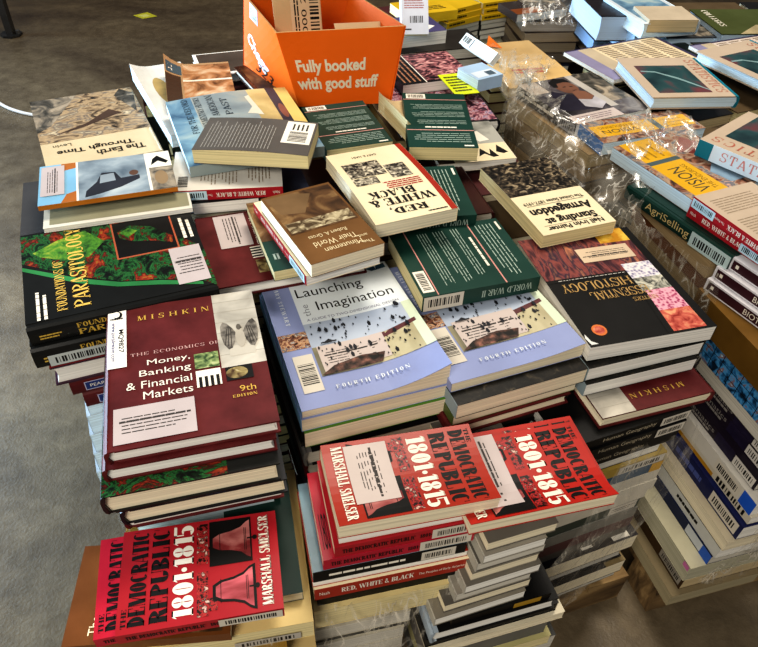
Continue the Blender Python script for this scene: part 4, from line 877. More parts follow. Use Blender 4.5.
stack(-3.5, 44.1, 15, 74.3, [
    (2.1, -.3, -.2, 20.3, 13.4, 'red paperback fore-edge out, directly under the topmost middle red copy', dict(cov=ORED, pg=PG_WHITE, spine='T')),
    (2.4, -.9, -.5, 20.3, 13.4, 'crimson spined paperback with barcode label, upper of two', {**ds, 'stickers': [cream_st]}),
    (2.4, -2.4, -.6, 20.3, 13.4, 'crimson spined paperback with barcode label, lower of two', {**ds, 'cov': flat('a81e33', .36, .15), 'art_fn': lambda P: P.text('1801', .02, .1, .08, .5, BLACK), 'stickers': [cream_st]}),
    (2.6, -3.8, -.7, 20.8, 13.6, 'slate blue paperback with black spine under the crimson pair', dict(cov=flat('6f8794', .3, .2, .3), pg=PG_CREAM, spine='B', spine_mat=BLACK, spine_fn=lambda P: P.greek(.1, .35, .6, .65, 1, PAPER, 0, .7), stickers=[('spine', .7, .1, .93, .9, st_bar(0), LABEL)])),
    (1.5, -3.9, -.6, 21.5, 14, 'thin white-edged paperback with orange-red cover above the orange-red spine', dict(cov=ORED, pg=PG_WHITE, spine='T')),
    (2.9, -3.8, -1.0, 22.9, 15, 'cream paperback with orange-red lettered spine in the middle front stack', dict(cov=CREAM, pg=PG_CREAM, spine='B', spine_mat=ORED, spine_fn=rwb_spine)),
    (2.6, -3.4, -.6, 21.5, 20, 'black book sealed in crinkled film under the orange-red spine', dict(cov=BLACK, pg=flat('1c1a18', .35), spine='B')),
    (5.2, -4.0, -1.4, 21, 20, 'thick cream-paged book in crinkled film at the middle front', dict(cov=flat('d0bc86', .45), pg=PG_YEL, spine='L')),
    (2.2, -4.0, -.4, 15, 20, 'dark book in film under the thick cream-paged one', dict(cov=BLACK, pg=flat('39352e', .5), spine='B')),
    (3.4, -4.4, -.8, 14.8, 20, 'grey-paged book in film below the dark one at the middle front', dict(cov=flat('b8b09c', .45), pg=PG_GREY, spine='L')),
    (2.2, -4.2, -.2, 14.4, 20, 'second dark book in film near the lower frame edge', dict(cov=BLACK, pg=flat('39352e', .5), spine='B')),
    (3.6, -4.6, -.6, 14.4, 20, 'grey-paged book in film with small printed corner near the lower frame edge', dict(cov=flat('b8b09c', .45), pg=PG_GREY, spine='L')),
    (4.0, -4.6, -.6, 14.4, 20, 'pale book in film lowest of the middle front stack', dict(cov=flat('a8a08c', .45), pg=PG_GREY, spine='L')),
], gs)
gs = 'books at the foot of the front corner stack'
stack(-29.6, 34.3, 13, 61.7, [
    (4.4, 1.8, -.8, 21.5, 24, 'tan-paged book wrapped in glinting film under the red corner stack', dict(cov=flat('c9b27a', .45), pg=PG_YEL, spine='R', stickers=[('B', .52, .1, .92, .5, st_bar(0), flat('b0aaa0', .45))])),
    (3.0, -2.4, -2.0, 22, 24, 'yellow-edged paperback low under the fanned brown book', dict(cov=flat('8a6a2a', .45), pg=PG_YEL, spine='L')),
    (5, 1.4, -1.2, 22, 24, 'tan-paged book lowest under the red corner stack', dict(cov=flat('b9a270', .45), pg=PG_TAN, spine='R')),
    (5, 1.4, -1.2, 22, 24, 'grey book lowest under the red corner stack', dict(cov=flat('8a8474', .45), pg=PG_GREY, spine='R')),
], gs)
gs = 'thin white booklets under the slanting red paperback'
rows = []; words = ['topmost', 'second', 'third', 'fourth', 'fifth', 'sixth', 'seventh', 'eighth']
for k in range(8):
    ex = [0, 1.1, .2, .5, -.4, .1, -.5, -.2][k]
    dl = [1.5, 1.9, 2.4, 3.0, 3.8, 4.8, 6.4, 7.8][k]
    rows.append((2.25, -dl, .1 - .10 * k - (.4 if k % 3 == 1 else 0), 8.8 + dl - .35 * k - ex, 22, f'{words[k]} white booklet down the pile under the slanting red paperback' if k else 'white booklet directly beneath the slanting red paperback', dict(cov=flat(['6a655c', '8a8478', '59554e', '7a7468'][k % 4], .5), pg=[PG_CREAM, PG_WHITE, PG_GREY][k % 3], spine='L' if k % 3 else 'T', ct=.0018, spine_mat=flat('b0aca0', .5))))
zb = stack(17.0, 46.8, 20, 69.9, rows, gs)
gs = 'film-wrapped books below the white booklets'
stack(17.0, 46.8, 18, zb, [
    (1.8, -5, -1.2, 16, 22, 'dark paperback with yellow patch below the white booklets', dict(cov=BLACK, pg=flat('3a3226', .5), spine='B', spine_fn=lambda P: P.rect(.62, .1, .9, .9, flat('a8842a', .4)))),
    (3.4, -8, -1.6, 20.5, 23, 'hardcover with thick white page edge below the white booklets', dict(cov=BLACK, pg=PG_WHITE, hard=True, spine='L', spine_mat=flat('9aa6b0', .4))),
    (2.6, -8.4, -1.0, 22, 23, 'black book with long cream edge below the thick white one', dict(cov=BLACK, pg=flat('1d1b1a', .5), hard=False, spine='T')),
    (2.2, -8, -1.6, 23, 23, 'long cream-edged book near the lower frame edge', dict(cov=flat('c9bfa6', .4), pg=PG_CREAM, spine='L')),
    (5, -8, -1.2, 21, 23, 'grey patchwork book in film near the lower frame edge', dict(cov=flat('6a6560', .4), pg=flat('6a6862', .5), spine='L')),
    (3, -8, -2.0, 22, 23, 'torn yellowish book at the very bottom of the frame', dict(cov=flat('a8a070', .45), pg=PG_YEL, spine='L')),
    (5, -8, -1.2, 24, 23, 'dark grey book under the torn yellowish one', dict(cov=flat('3a3a38', .45), pg=PG_GREY, spine='L')),
], gs)

# ------------------------------------------------------------------ the far pallet
GR = 'loose books on top of the far pallet'
book('think', 'dark paperback with a photo of a man resting his chin on his hand', GR, flat('1b1a1d', .25, .35), PG_WHITE, False, 'L', think_cover, lambda P: P.greek(.05, .3, .7, .7, 1, PAPER, 0, .6), stickers=[('spine', .74, .05, .99, .95, st_bar(0, 14), flat('8e9094', .4))])
GS = 'beige hardcovers with teal graph pictures'
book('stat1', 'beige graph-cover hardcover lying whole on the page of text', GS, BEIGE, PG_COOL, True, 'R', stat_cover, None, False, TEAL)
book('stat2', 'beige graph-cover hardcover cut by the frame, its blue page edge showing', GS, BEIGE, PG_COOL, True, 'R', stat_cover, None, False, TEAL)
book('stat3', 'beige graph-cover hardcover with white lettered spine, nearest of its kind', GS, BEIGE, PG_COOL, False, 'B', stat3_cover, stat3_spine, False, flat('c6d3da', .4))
book('leaf1', 'paperback showing four columns of print beneath the whole graph-cover book', GR, flat('d6c3a0', .45), PG_WHITE, False, 'R', text_leaf)
book('leaf2', 'paperback showing printed columns beside the frame edge behind a graph-cover book', GR, flat('cfc0b4', .45), PG_WHITE, False, 'R', text_leaf)
GV = 'collage paperbacks with broad yellow title bands'
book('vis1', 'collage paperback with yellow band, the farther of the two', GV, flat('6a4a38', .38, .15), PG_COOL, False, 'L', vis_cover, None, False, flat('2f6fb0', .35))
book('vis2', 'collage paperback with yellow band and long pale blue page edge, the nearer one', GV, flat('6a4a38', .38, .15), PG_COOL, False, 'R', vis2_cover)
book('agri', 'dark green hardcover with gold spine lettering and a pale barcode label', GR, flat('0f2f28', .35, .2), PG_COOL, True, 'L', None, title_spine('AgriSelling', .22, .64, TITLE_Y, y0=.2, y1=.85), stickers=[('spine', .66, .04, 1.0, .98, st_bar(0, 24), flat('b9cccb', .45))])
GB = 'beige-backed paperbacks with red lettered spines by the frame edge'
def rs(P): rwb_spine(P)
book('rwbR1', 'beige-backed paperback with red spine, upper of the two by the frame edge', GB, BEIGE, PG_WHITE, False, 'L', beige_back, rs, True, RED, stickers=[('spine', .74, .12, .99, .95, st_bar(0), flat('b8d0d8', .45))])
book('rwbR2', 'beige-backed paperback with red spine, lower of the two by the frame edge', GB, BEIGE, PG_WHITE, False, 'L', beige_back, rs, False, RED, stickers=[('spine', .56, .1, .82, .95, st_bar(0), flat('b8d0d8', .45))])
bios = lambda P: (P.rect(.02, .12, .98, .86, flat('3a1a22', .35, .15, .3)), P.text('BIOTECHNOLOGY', .34, .25, .86, .72, PAPER), P.rect(.05, .35, .075, .65, PAPER))
for n, lab in (('bio1', 'white paperback with dark maroon spine panel, topmost of three'), ('bio2', 'white paperback with dark maroon spine panel, middle of three'), ('bio3', 'white paperback with dark maroon spine panel, lowest of three, above the golden-brown book')):
    book(n, lab, 'white paperbacks with maroon spine panels', flat('d5d2d6', .35, .2), PG_WHITE, False, 'L', None, bios)
book('brownbox', 'thick golden-brown book under the three maroon-panel paperbacks', GR, flat('6a4c1c', .4, .15, .2), PG_TAN, False, 'L', None, lambda P: P.rect(.02, .1, .14, .9, flat('55390f', .4)))
A_BLUEP = art('print blue grid of photos', [(0.36, '10283c'), (0.46, '2a6494'), (0.56, '4e9ace'), (0.66, '8a5a4a'), (0.74, 'b4d8ee')], 60, 4, .4)
book('pattern', 'thick book with blue photo-grid spine under the golden-brown one', GR, flat('18242e', .35, .2), PG_GREY, False, 'L', None, lambda P: (P.rect(0, 0, 1, 1, A_BLUEP), P.rect(.55, .7, .98, .95, flat('4aa0dc', .4)), *[P.rect(0, .25 * k, 1, .25 * k + .02, BLACK) for k in range(1, 4)], *[P.rect(.1 * k, 0, .1 * k + .006, 1, BLACK) for k in range(1, 10)]))
book('greyband', 'thick grey-edged book between the blue photo-grid spine and dark spines', GR, flat('6a665e', .45), PG_GREY, False, 'R', None)
for n, lab in (('math1', 'dark violet spined textbook with white barcode label, topmost of three'), ('math2', 'dark violet spined textbook with white barcode label, middle of three'), ('math3', 'dark violet spined textbook with white barcode label, lowest of three')):
    book(n, lab, 'dark violet spined textbooks', flat('221a26', .35, .2), PG_GREY, False, 'L', None, lambda P: (P.rect(.55, 0, .75, 1, flat('2c2440', .4, var=.5)), P.text('Mathematics', .08, .45, .52, .85, flat('8f8a84', .4, var=0)), P.greek(.2, .14, .52, .36, 1, flat('8f8a84', .4, var=0), 0, .9)), stickers=[('spine', .76, .06, .98, .94, st_bar(0, 14), flat('cfcac2', .45))])
book('wide', 'wide white-spined book with blue foot and barcode, below the dark violet spines', GR, flat('cdc8be', .4), PG_WHITE, False, 'L', None, lambda P: P.rect(.88, 0, 1, 1, flat('1f5ac0', .35)), stickers=[('spine', .6, .1, .86, .9, st_bar(0), LABEL)])
book('yellowspine', 'yellow and white spined book with barcode above the navy spine', GR, flat('c8c0ae', .4), PG_WHITE, False, 'L', None, lambda P: (P.rect(0, 0, .6, .45, flat('b58420', .4)), P.bars(.64, .15, .94, .8, INK, 16)))
book('navy', 'navy blue spined book with white barcode label near its foot', GR, flat('141c4a', .35, .2), PG_WHITE, False, 'L', None, lambda P: P.text('THINK', .30, .3, .62, .7, flat('2f3f80', .4, var=0)) if 0 else P.greek(.25, .3, .6, .7, 1, flat('4a5690', .4, var=0), 0, .8), stickers=[('spine', .68, .12, .97, .88, st_bar(0), LABEL)])
book('creamscrib', 'cream book with crumpled film at its foot, under the navy spine', GR, flat('b5aa92', .45), PG_CREAM, False, 'R', None)
book('whitestrip', 'pale grey spined book with black teal edge below the crumpled cream one', GR, flat('c6c6c0', .4), PG_WHITE, False, 'L', None, lambda P: (P.rect(0, .86, 1, 1, flat('12262a', .4)), P.greek(.5, .3, .8, .6, 1, INK, 0, .7)))
book('navystrip', 'dark navy edged book with blue and white foot', GR, flat('16203f', .4), PG_GREY, False, 'L', None, lambda P: (P.rect(.72, .1, .9, .95, flat('bfc4c8', .4)), P.rect(.9, 0, 1, 1, flat('2a5ab0', .4))))
book('creamwide', 'broad cream-edged book with a pink tag, low in the far pallet', GR, flat('b8b298', .45), pages('b9b59c'), False, 'R', None, stickers=[('L', .93, .7, .99, .98, None, flat('c070a0', .5))])
book('brownspine', 'brown spined book with dull barcode label, low in the far pallet', GR, flat('3c2a18', .45), PG_TAN, False, 'L', None, None, stickers=[('spine', .72, .2, .98, .8, st_bar(0), flat('8c867c', .45))])
book('creamlow', 'cream-edged book lowest on the far pallet', GR, flat('7d7056', .45), pages('a89c7c'), False, 'R', None)
GW = 'film-wrapped brown-edged books below the gold-lettered green spine'
cols = [('7a5a3a', 'a8906a'), ('6a4228', '9a8058'), ('5a2a20', 'a08a64'), ('6a5238', '8d7650'), ('4a3422', '8a744e')]
names = ['tan film-wrapped book right below the gold-lettered green spine', 'brown film-wrapped book, second below the gold-lettered green spine', 'film-wrapped book with a deep red edge, below the green spine', 'tan film-wrapped book low behind the black tissue book', 'brown film-wrapped book lowest behind the black tissue book']
for i in range(5): book(f'wrapA{i}', names[i], GW, flat(cols[i][0], .4), pages(cols[i][1]), False, 'R' if i % 2 == 0 else 'L', None)
book('creamtop', 'buff paperback with faint red lettering under crinkled film', GR, flat('c9a870', .45), PG_TAN, False, 'L', lambda P: P.greek(.25, .5, .8, .72, 2, flat('b05a4a', .4, var=0), 0, .6))
for k in range(4):
    x, y, z, a, b, c, w, h, t = POSES['wrapB0']
    book((x + .002 * k, y - .002 * k, z - .036 * k, 0, 0, c, w, h, .035), ['brown film-wrapped book beside the man-photo paperback, top of its pile', 'tan film-wrapped book second beside the man-photo paperback', 'dark film-wrapped book third beside the man-photo paperback', 'tan film-wrapped book fourth beside the man-photo paperback'][k], 'film-wrapped books beside the man-photo paperback', flat(['8a7350', '5a4630', '3a3028', '7a6040'][k], .4), pages(['b09a70', '8d7650', '6a5a40', '9a8058'][k]), False, 'R', None)

# ------------------------------------------------------------------ behind: further pallets
GY = 'yellow-spined paperbacks on the pallets behind'
ylw = flat('c8a21c', .4, .1); ywt = lambda P: P.greek(.08, .3, .7, .7, 1, flat('4a3c10', .4, var=0), 0, .8)
def ystack(x, y, yaw, W, tag_):
    rows = []
    for k in range(7):
        up = k < 3
        rows.append((1.9 if up else 1.7, .5 * math.sin(k * 2.1), .4 * math.cos(k * 1.7), W, 22, f'{["topmost", "second", "third", "fourth", "fifth", "sixth", "lowest"][k]} paperback of the yellow stack {tag_}',
                     dict(cov=ylw if up else flat('2a2a26', .4), pg=PG_YEL if up else PG_GREY, spine='B' if up else 'L', spine_fn=ywt if up else None)))
    return stack(x, y, yaw, 73, rows, GY)
ystack(18.5, 242.5, 40, 16, 'nearer the orange box')
ystack(31.5, 252.5, 30, 15, 'nearer the grey film-covered books')
book('yel0', 'loose yellow paperback lying slantwise behind the orange box', GY, ylw, PG_YEL, False, 'B', lambda P: P.greek(.1, .2, .9, .5, 3, flat('4a3c10', .4, var=0)))
book('purple', 'white-paged book with rounded corner and purple cover behind the orange box', 'loose books behind the orange box', flat('4a4468', .35, .2), PG_WHITE, False, 'L', lambda P: P.poly([(.55, .2), (.75, .5), (.9, .3), (.7, .1)], PAPER))
book('cream2', 'buff paperback lying flat beyond the pale blue leaning book', 'loose books behind the orange box', flat('b89a6a', .45), PG_TAN, False, 'L')
GF = 'thick textbooks with pale fore-edges on the pallet behind'
BLUEP = pages('9fc0ea', .9); PINKP = pages('b9a89a', .9); GREYP = pages('a4a6ac', .9)  # BLUEP and blue pages below: sky-light sheen put into the paper colour
dk = flat('201c1e', .4, .1)
book('fore1', 'thick textbook with pinkish fore-edge, lower of the pair by the grey stack', GF, dk, PINKP, True, 'R')
book('fore2', 'thick textbook with light blue fore-edge, upper of the pair by the grey stack', GF, dk, BLUEP, True, 'R')
book('fore3', 'textbook with grey fore-edge at the bottom beside the grey stack', GF, dk, GREYP, True, 'R')
book('fore4', 'thick textbook with bright blue fore-edge right of the pinkish one', GF, dk, pages('86b0ee', .9), True, 'R')
book('fore5', 'textbook hidden low under the bright blue fore-edge', GF, dk, GREYP, True, 'R')
book('fore6', 'textbook with broad pale blue fore-edge stacked on the bright blue one', GF, flat('22303c', .35, .2), pages('b4d4f2', .9), True, 'R', lambda P: P.rect(.08, .06, .9, .94, A_ROCKD))
book('foreA', 'textbook with light grey-blue fore-edge at the upper frame edge above the light blue one', GF, dk, pages('b8c8da', .9), True, 'R')
book('foretop', 'textbook with icy white page edges and water photo on top of the blue pair', GF, flat('c8d0d4', .35, .2), pages('cfe4ee', .9), True, 'R', lambda P: P.rect(.08, .06, .9, .94, A_SEA))
book('forefar', 'textbook with dull grey fore-edge farthest behind the grey stack', GF, dk, GREYP, True, 'R')
book('darkcov', 'textbook with dark smoky cover and pale blue page edge behind the text page', GF, flat('3a3c40', .35, .2), pages('c2d8ea', .9), True, 'R', lambda P: P.rect(.05, .05, .95, .95, A_ROCKD))
book('greenbig', 'olive green textbook with white slanting title and pale blue page edge', GF, flat('48502a', .4, .1), pages('c2d8ea', .9), True, 'R', lambda P: (P.text('COLLEGES', .1, .3, .17, .95, PAPER, -90, 'serif'), P.poly([(.2, 0), (.95, .0), (.95, .25), (.5, .35)], flat('a89a78', .4, var=.4))))
book('paleflat', 'pale beige book lying flat at the upper edge above the smoky cover', GF, flat('b8a890', .45), PG_TAN, False, 'L')
x, y, z, a, b, c, w, h, t = POSES['greyst']
for k in range(4):
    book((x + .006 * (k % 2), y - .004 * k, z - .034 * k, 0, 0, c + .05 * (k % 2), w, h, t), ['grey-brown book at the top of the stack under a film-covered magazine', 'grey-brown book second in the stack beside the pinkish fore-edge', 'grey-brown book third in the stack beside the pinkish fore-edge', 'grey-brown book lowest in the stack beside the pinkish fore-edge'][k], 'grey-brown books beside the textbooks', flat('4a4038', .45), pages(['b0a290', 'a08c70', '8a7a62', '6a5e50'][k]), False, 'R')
book('greycover', 'dark magazine with orange streaks under clear film on the grey-brown stack', 'loose books behind the orange box', flat('3a3230', .2, .5), PG_GREY, False, 'L', lambda P: (P.rect(0, 0, .5, .4, flat('8a4a24', .3, var=.4)), P.rect(.4, .5, 1, 1, A_ROCKD)))

def upright(name, label, px, yaw, lean, w, h, t, cov, pg, art_fn, group=None):
    """a book standing on its tail, leaning back; px = world position of the foot (m)"""
    r = thing(name, label, 'book', group, px, (math.radians(90 - lean), 0, math.radians(yaw)))
    cm, pm = MB(), MB()
    cm.box(-w / 2, w / 2, 0, h, t - .0006, t, cov); cm.box(-w / 2, w / 2, 0, h, 0, .0006, cov); cm.box(-w / 2 - .0006, -w / 2, 0, h, 0, t, cov)
    pm.box(-w / 2, w / 2 - .001, .001, h - .001, .0006, t - .0006, pg)
    art_fn(Pen(cm, (-w / 2, 0, t), (1, 0, 0), (0, 1, 0), (0, 0, 1), w, h))
    cm.build('cover', r); pm.build('pages', r)
    return r
upright('book', 'white paperback with barcode standing tilted beside the orange box', (.06, 1.97, .803), 10, 30, .075, .12, .03, flat('d5dae6', .4, .15), PG_CREAM,
        lambda P: (P.greek(.1, .55, .9, .9, 7, flat('b06a6a', .4, var=0), 0, .4), P.bars(.3, .25, .8, .4, INK, 16), P.greek(.1, .08, .4, .14, 1, INK)))
upright('book', 'thin book on edge with barcode and white spine above the pale blue cover', (.225, 1.80, .82), -62, 42, .15, .032, .016, flat('cfd2cc', .4, .15), PG_WHITE,
        lambda P: (P.bars(.03, .3, .25, .8, INK, 14), P.rect(.3, .1, .32, .9, NAVYC)))

# yellow slip on the lizard book
x, y, z, a, b, c, w, h, t = POSES['slip']
sm = MB(); sm.box(-w / 2, w / 2, -h / 2, h / 2, 0, .0012, flat('c8d41e', .5, var=.04)); P = Pen(sm, (-w / 2, -h / 2, .0012), (1, 0, 0), (0, 1, 0), (0, 0, 1), w, h)
P.greek(.12, .1, .9, .9, 6, flat('4a4a14', .5, var=0), 0, .5)
o = sm.build('paper_slip'); o.location = (x, y, z); o.rotation_euler = (a, b, c)
tag(o, 'bright yellow-green printed paper slip on the pink lizard book', 'paper slip')
om = MB(); om.poly([(0, 0, 0), (.045, -.02, .004), (.006, .03, .022)], flat('d8701c', .5)); om.poly([(0, 0, -.001), (.006, .03, .021), (.045, -.02, .003)], flat('c8641a', .5))
o = om.build('paper_scrap'); o.location = (.285, 2.09, .742); tag(o, 'small orange paper corner poking up by the buff paperback', 'paper scrap')

# ------------------------------------------------------------------ orange carton
ORG = flat('ee6a12', .5, .05, .05, 6); ORGI = flat('c85a0c', .6, 0, .08, 6); KRAFT = flat('b08a5c', .7, 0, .08, 8)
zb_, zt = .83, .995
lo = [Vector((-.199, 1.43, zb_)), Vector((.004, 1.472, zb_)), Vector((-.156, 1.671, zb_)), Vector((-.359, 1.629, zb_))]
hi = [Vector((-.237, 1.411, zt)), Vector((.028, 1.486, zt)), Vector((-.10, 1.70, zt)), Vector((-.345, 1.645, zt))]
cen = sum((p for p in lo + hi), Vector()) / 8
box = thing('carton', 'open orange cardboard box printed fully booked with good stuff', 'box', None, (cen.x, cen.y, zb_))
org0 = Vector((cen.x, cen.y, zb_))
L_ = [p - org0 for p in lo]; H_ = [p - org0 for p in hi]
def wall(i, j, name, pr=None):
    m = MB(); A, B, Cc, D = L_[i], L_[j], H_[j], H_[i]
    n = (B - A).cross(D - A).normalized()
    th = .004; N = 8
    def at(u, v, off): return (A * (1 - u) + B * u) * (1 - v) + (D * (1 - u) + Cc * u) * v + n * off + n * (.006 * math.sin(math.pi * u) * math.sin(math.pi * min(1, v)))
    for off, mat in ((0, ORG), (-th, ORGI)):
        for a_ in range(N):
            for b_ in range(N):
                m.poly([at(a_ / N, b_ / N, off), at((a_ + 1) / N, b_ / N, off), at((a_ + 1) / N, (b_ + 1) / N, off), at(a_ / N, (b_ + 1) / N, off)], mat)
    for a_ in range(N): m.poly([at(a_ / N, 1, 0), at((a_ + 1) / N, 1, 0), at((a_ + 1) / N, 1, -th), at(a_ / N, 1, -th)], KRAFT)
    class WP(Pen):
        def at(s, x, y): s2 = at(x, y, .0008 + .00003 * s.k); return s2
    if pr:
        p = WP(m, (0, 0, 0), (1, 0, 0), (0, 1, 0), (0, 0, 1), 1, 1); pr(p)
    return m.build(name, box)
OW = flat('f0e2c4', .5, var=.03)
wall(0, 1, 'front_panel', lambda p: (p.text('Fully booked', .085, .44, .69, .65, OW, bold=.035), p.text('with good stuff', .055, .20, .82, .42, OW, bold=.035)))
wall(1, 2, 'side_panel'); wall(2, 3, 'back_panel', None)
def chegg(p):
    vs, fs = sans('Chegg', .04); p.k += 1
    p.mb.raw([p.at(.08 + .40 * a + .14 * b, .44 - .30 * a + .18 * b) for a, b in vs], fs, flat('e6e8ee', .5, var=.03))
    vs, fs = sans('323'); p.k += 1
    p.mb.raw([p.at(.27 + .28 * a + .10 * b, .12 - .08 * a + .15 * b) for a, b in vs], fs, INK)
    p.rect(.22, .80, .46, 1.0, flat('b4c0d0', .45)); p.greek(.25, .83, .43, .95, 3, flat('7a8494', .5, var=0))
wall(3, 0, 'side_panel', chegg)
m = MB(); m.poly([L_[0], L_[1], L_[2], L_[3]], ORGI); m.box(-.06, .06, -.06, .06, 0.0008, .003, ORGI); m.build('bottom_panel', box)
# labelled flap folded into the carton and a cardboard insert
m = MB(); A = Vector((-.245, 1.475, .90)) - org0; u = Vector((.098, .028, 0)); v = Vector((-.012, .03, .15)); n = u.cross(v).normalized()
m.raw([A, A + u, A + u + v, A + v, A - n * .003, A + u - n * .003, A + u + v - n * .003, A + v - n * .003], [(0, 1, 2, 3), (7, 6, 5, 4), (0, 4, 5, 1), (1, 5, 6, 2), (2, 6, 7, 3), (3, 7, 4, 0)], flat('c9a87c', .6))
P = Pen(m, A, u.normalized(), v.normalized(), n, u.length, v.length)
P.rect(.36, .05, .98, .99, flat('d2b690', .5))
P.bars(.76, .1, .95, .97, INK, 30, 90); P.text('00000 2', .58, .2, .69, .9, INK, 90); P.greek(.42, .2, .54, .9, 2, INK, 90)
m.build('shipping_label_flap', box)
m = MB(); A = Vector((-.10, 1.50, .885)) - org0; m.raw([A, A + Vector((.12, .035, 0)), A + Vector((.10, .075, .09)), A + Vector((-.03, .04, .09))], [(0, 1, 2, 3)], flat('cbb28c', .6)); m.build('cardboard_insert', box)

# ------------------------------------------------------------------ floor, cable, post, scrap
A_FLOOR = None
def floor_mat():
    m, nt, b = _new('stained concrete')
    tc = nt.nodes.new('ShaderNodeTexCoord')
    def noise(sc, det, rough=.6, dist=0.0, st=(1, 1, 1)):
        mp = nt.nodes.new('ShaderNodeMapping'); mp.inputs['Scale'].default_value = st
        n = nt.nodes.new('ShaderNodeTexNoise'); n.inputs['Scale'].default_value = sc; n.inputs['Detail'].default_value = det; n.inputs['Roughness'].default_value = rough; n.inputs['Distortion'].default_value = dist
        nt.links.new(tc.outputs['Object'], mp.inputs['Vector']); nt.links.new(mp.outputs['Vector'], n.inputs['Vector']); return n
    n1 = noise(1.1, 8, .6, .8, (1, 1.8, 1)); n2 = noise(16, 8, .7, .3); n3 = noise(130, 3)
    r1 = nt.nodes.new('ShaderNodeValToRGB'); e = r1.color_ramp.elements
    e[0].position = .32; e[0].color = lin('4c3d2c'); e[1].position = .68; e[1].color = lin('78684f')
    gx = nt.nodes.new('ShaderNodeSeparateXYZ'); nt.links.new(tc.outputs['Object'], gx.inputs[0])
    ga = nt.nodes.new('ShaderNodeMath'); ga.operation = 'MULTIPLY_ADD'; ga.inputs[1].default_value = .55; ga.inputs[2].default_value = -1.15
    nt.links.new(gx.outputs['Y'], ga.inputs[0])
    gb = nt.nodes.new('ShaderNodeMath'); gb.operation = 'ADD'; gb.use_clamp = True; nt.links.new(ga.outputs[0], gb.inputs[0]); nt.links.new(n1.outputs['Fac'], gb.inputs[1])
    rg = nt.nodes.new('ShaderNodeValToRGB'); e = rg.color_ramp.elements
    e[0].position = .32; e[0].color = lin('574b39'); e[1].position = .68; e[1].color = lin('84755c')
    mg = nt.nodes.new('ShaderNodeMix'); mg.data_type = 'RGBA'
    r2 = nt.nodes.new('ShaderNodeValToRGB'); e = r2.color_ramp.elements
    e[0].position = .3; e[0].color = (.5, .48, .46, 1); e[1].position = .62; e[1].color = (1, 1, 1, 1)
    mx = nt.nodes.new('ShaderNodeMix'); mx.data_type = 'RGBA'; mx.blend_type = 'MULTIPLY'; mx.inputs[0].default_value = .8
    nt.links.new(n1.outputs['Fac'], r1.inputs['Fac']); nt.links.new(n2.outputs['Fac'], r2.inputs['Fac'])
    nt.links.new(n1.outputs['Fac'], rg.inputs['Fac']); nt.links.new(gb.outputs[0], mg.inputs[0]); nt.links.new(rg.outputs['Color'], mg.inputs[6]); nt.links.new(r1.outputs['Color'], mg.inputs[7]); nt.links.new(mg.outputs[2], mx.inputs[6]); nt.links.new(r2.outputs['Color'], mx.inputs[7])
    nt.links.new(mx.outputs[2], b.inputs['Base Color'])
    rr = nt.nodes.new('ShaderNodeMapRange'); rr.inputs['To Min'].default_value = .32; rr.inputs['To Max'].default_value = .62
    nt.links.new(n2.outputs['Fac'], rr.inputs['Value']); nt.links.new(rr.outputs['Result'], b.inputs['Roughness'])
    bp = nt.nodes.new('ShaderNodeBump'); bp.inputs['Strength'].default_value = .15; bp.inputs['Distance'].default_value = .01
    nt.links.new(n3.outputs['Fac'], bp.inputs['Height']); nt.links.new(bp.outputs['Normal'], b.inputs['Normal'])
    return m
m = MB(); m.box(-7, 8, -3, 14, -.1, 0, floor_mat()); structure(m.build('floor'))
m = MB(); m.box(-7, 8, 13.9, 14, 0, 6, flat('6a6660', .8)); structure(m.build('wall_back'))
def tube(pts, r, mat, name, n=8):
    m = MB(); rings = []
    P_ = [Vector(p) for p in pts]
    for i, p in enumerate(P_):
        d = (P_[min(i + 1, len(P_) - 1)] - P_[max(i - 1, 0)]).normalized()
        s_ = d.cross(Vector((0, 0, 1))); s_ = s_.normalized() if s_.length > 1e-4 else Vector((1, 0, 0)); t_ = s_.cross(d)
        rings.append([p + s_ * r * math.cos(2 * math.pi * k / n) + t_ * r * math.sin(2 * math.pi * k / n) for k in range(n)])
    vs = [q_ for rg in rings for q_ in rg]; fs = [(i * n + k, i * n + (k + 1) % n, (i + 1) * n + (k + 1) % n, (i + 1) * n + k) for i in range(len(rings) - 1) for k in range(n)]
    fs += [tuple(range(n - 1, -1, -1)), tuple(range((len(rings) - 1) * n, len(rings) * n))]
    m.raw(vs, fs, mat); return m.build(name, smooth=True)
key = [(-2.35, 3.62), (-2.05, 3.24), (-1.87, 3.07), (-1.76, 3.0), (-1.65, 2.965), (-1.45, 2.93), (-1.2, 2.80), (-.95, 2.5), (-.8, 2.2)]
pts = []
for k in range(len(key) - 1):
    p0, p1, p2, p3 = (Vector(key[max(0, min(len(key) - 1, q))]) for q in (k - 1, k, k + 1, k + 2))
    for s_ in (0, .25, .5, .75):
        q_ = .5 * (2 * p1 + (p2 - p0) * s_ + (2 * p0 - 5 * p1 + 4 * p2 - p3) * s_ ** 2 + (3 * p1 - p0 - 3 * p2 + p3) * s_ ** 3); pts.append((q_.x, q_.y, .008))
CABLE = tube(pts, .008, flat('cfc8c0', .5, var=.03), 'power_cable'); tag(CABLE, 'white cable snaking across the concrete toward the near pallet', 'cable')
post = thing('metal_post', 'grey steel post with bolted foot standing on the far concrete', 'post', None, (-2.20, 3.96, 0))
m = MB(); m.box(-.02, .02, -.02, .02, .01, 1.4, flat('4a4744', .4, 0, .1, 14, .6)); m.build('shaft', post)
m = MB(); m.prism([(.06 * math.cos(k * math.pi / 4 + .39), .06 * math.sin(k * math.pi / 4 + .39)) for k in range(8)], 0, .012, 'x', flat('3a3836', .4, 0, .1, 14, .6))
m.v = [(y_, z_, x_) for x_, y_, z_ in m.v]; m.build('foot_plate', post)
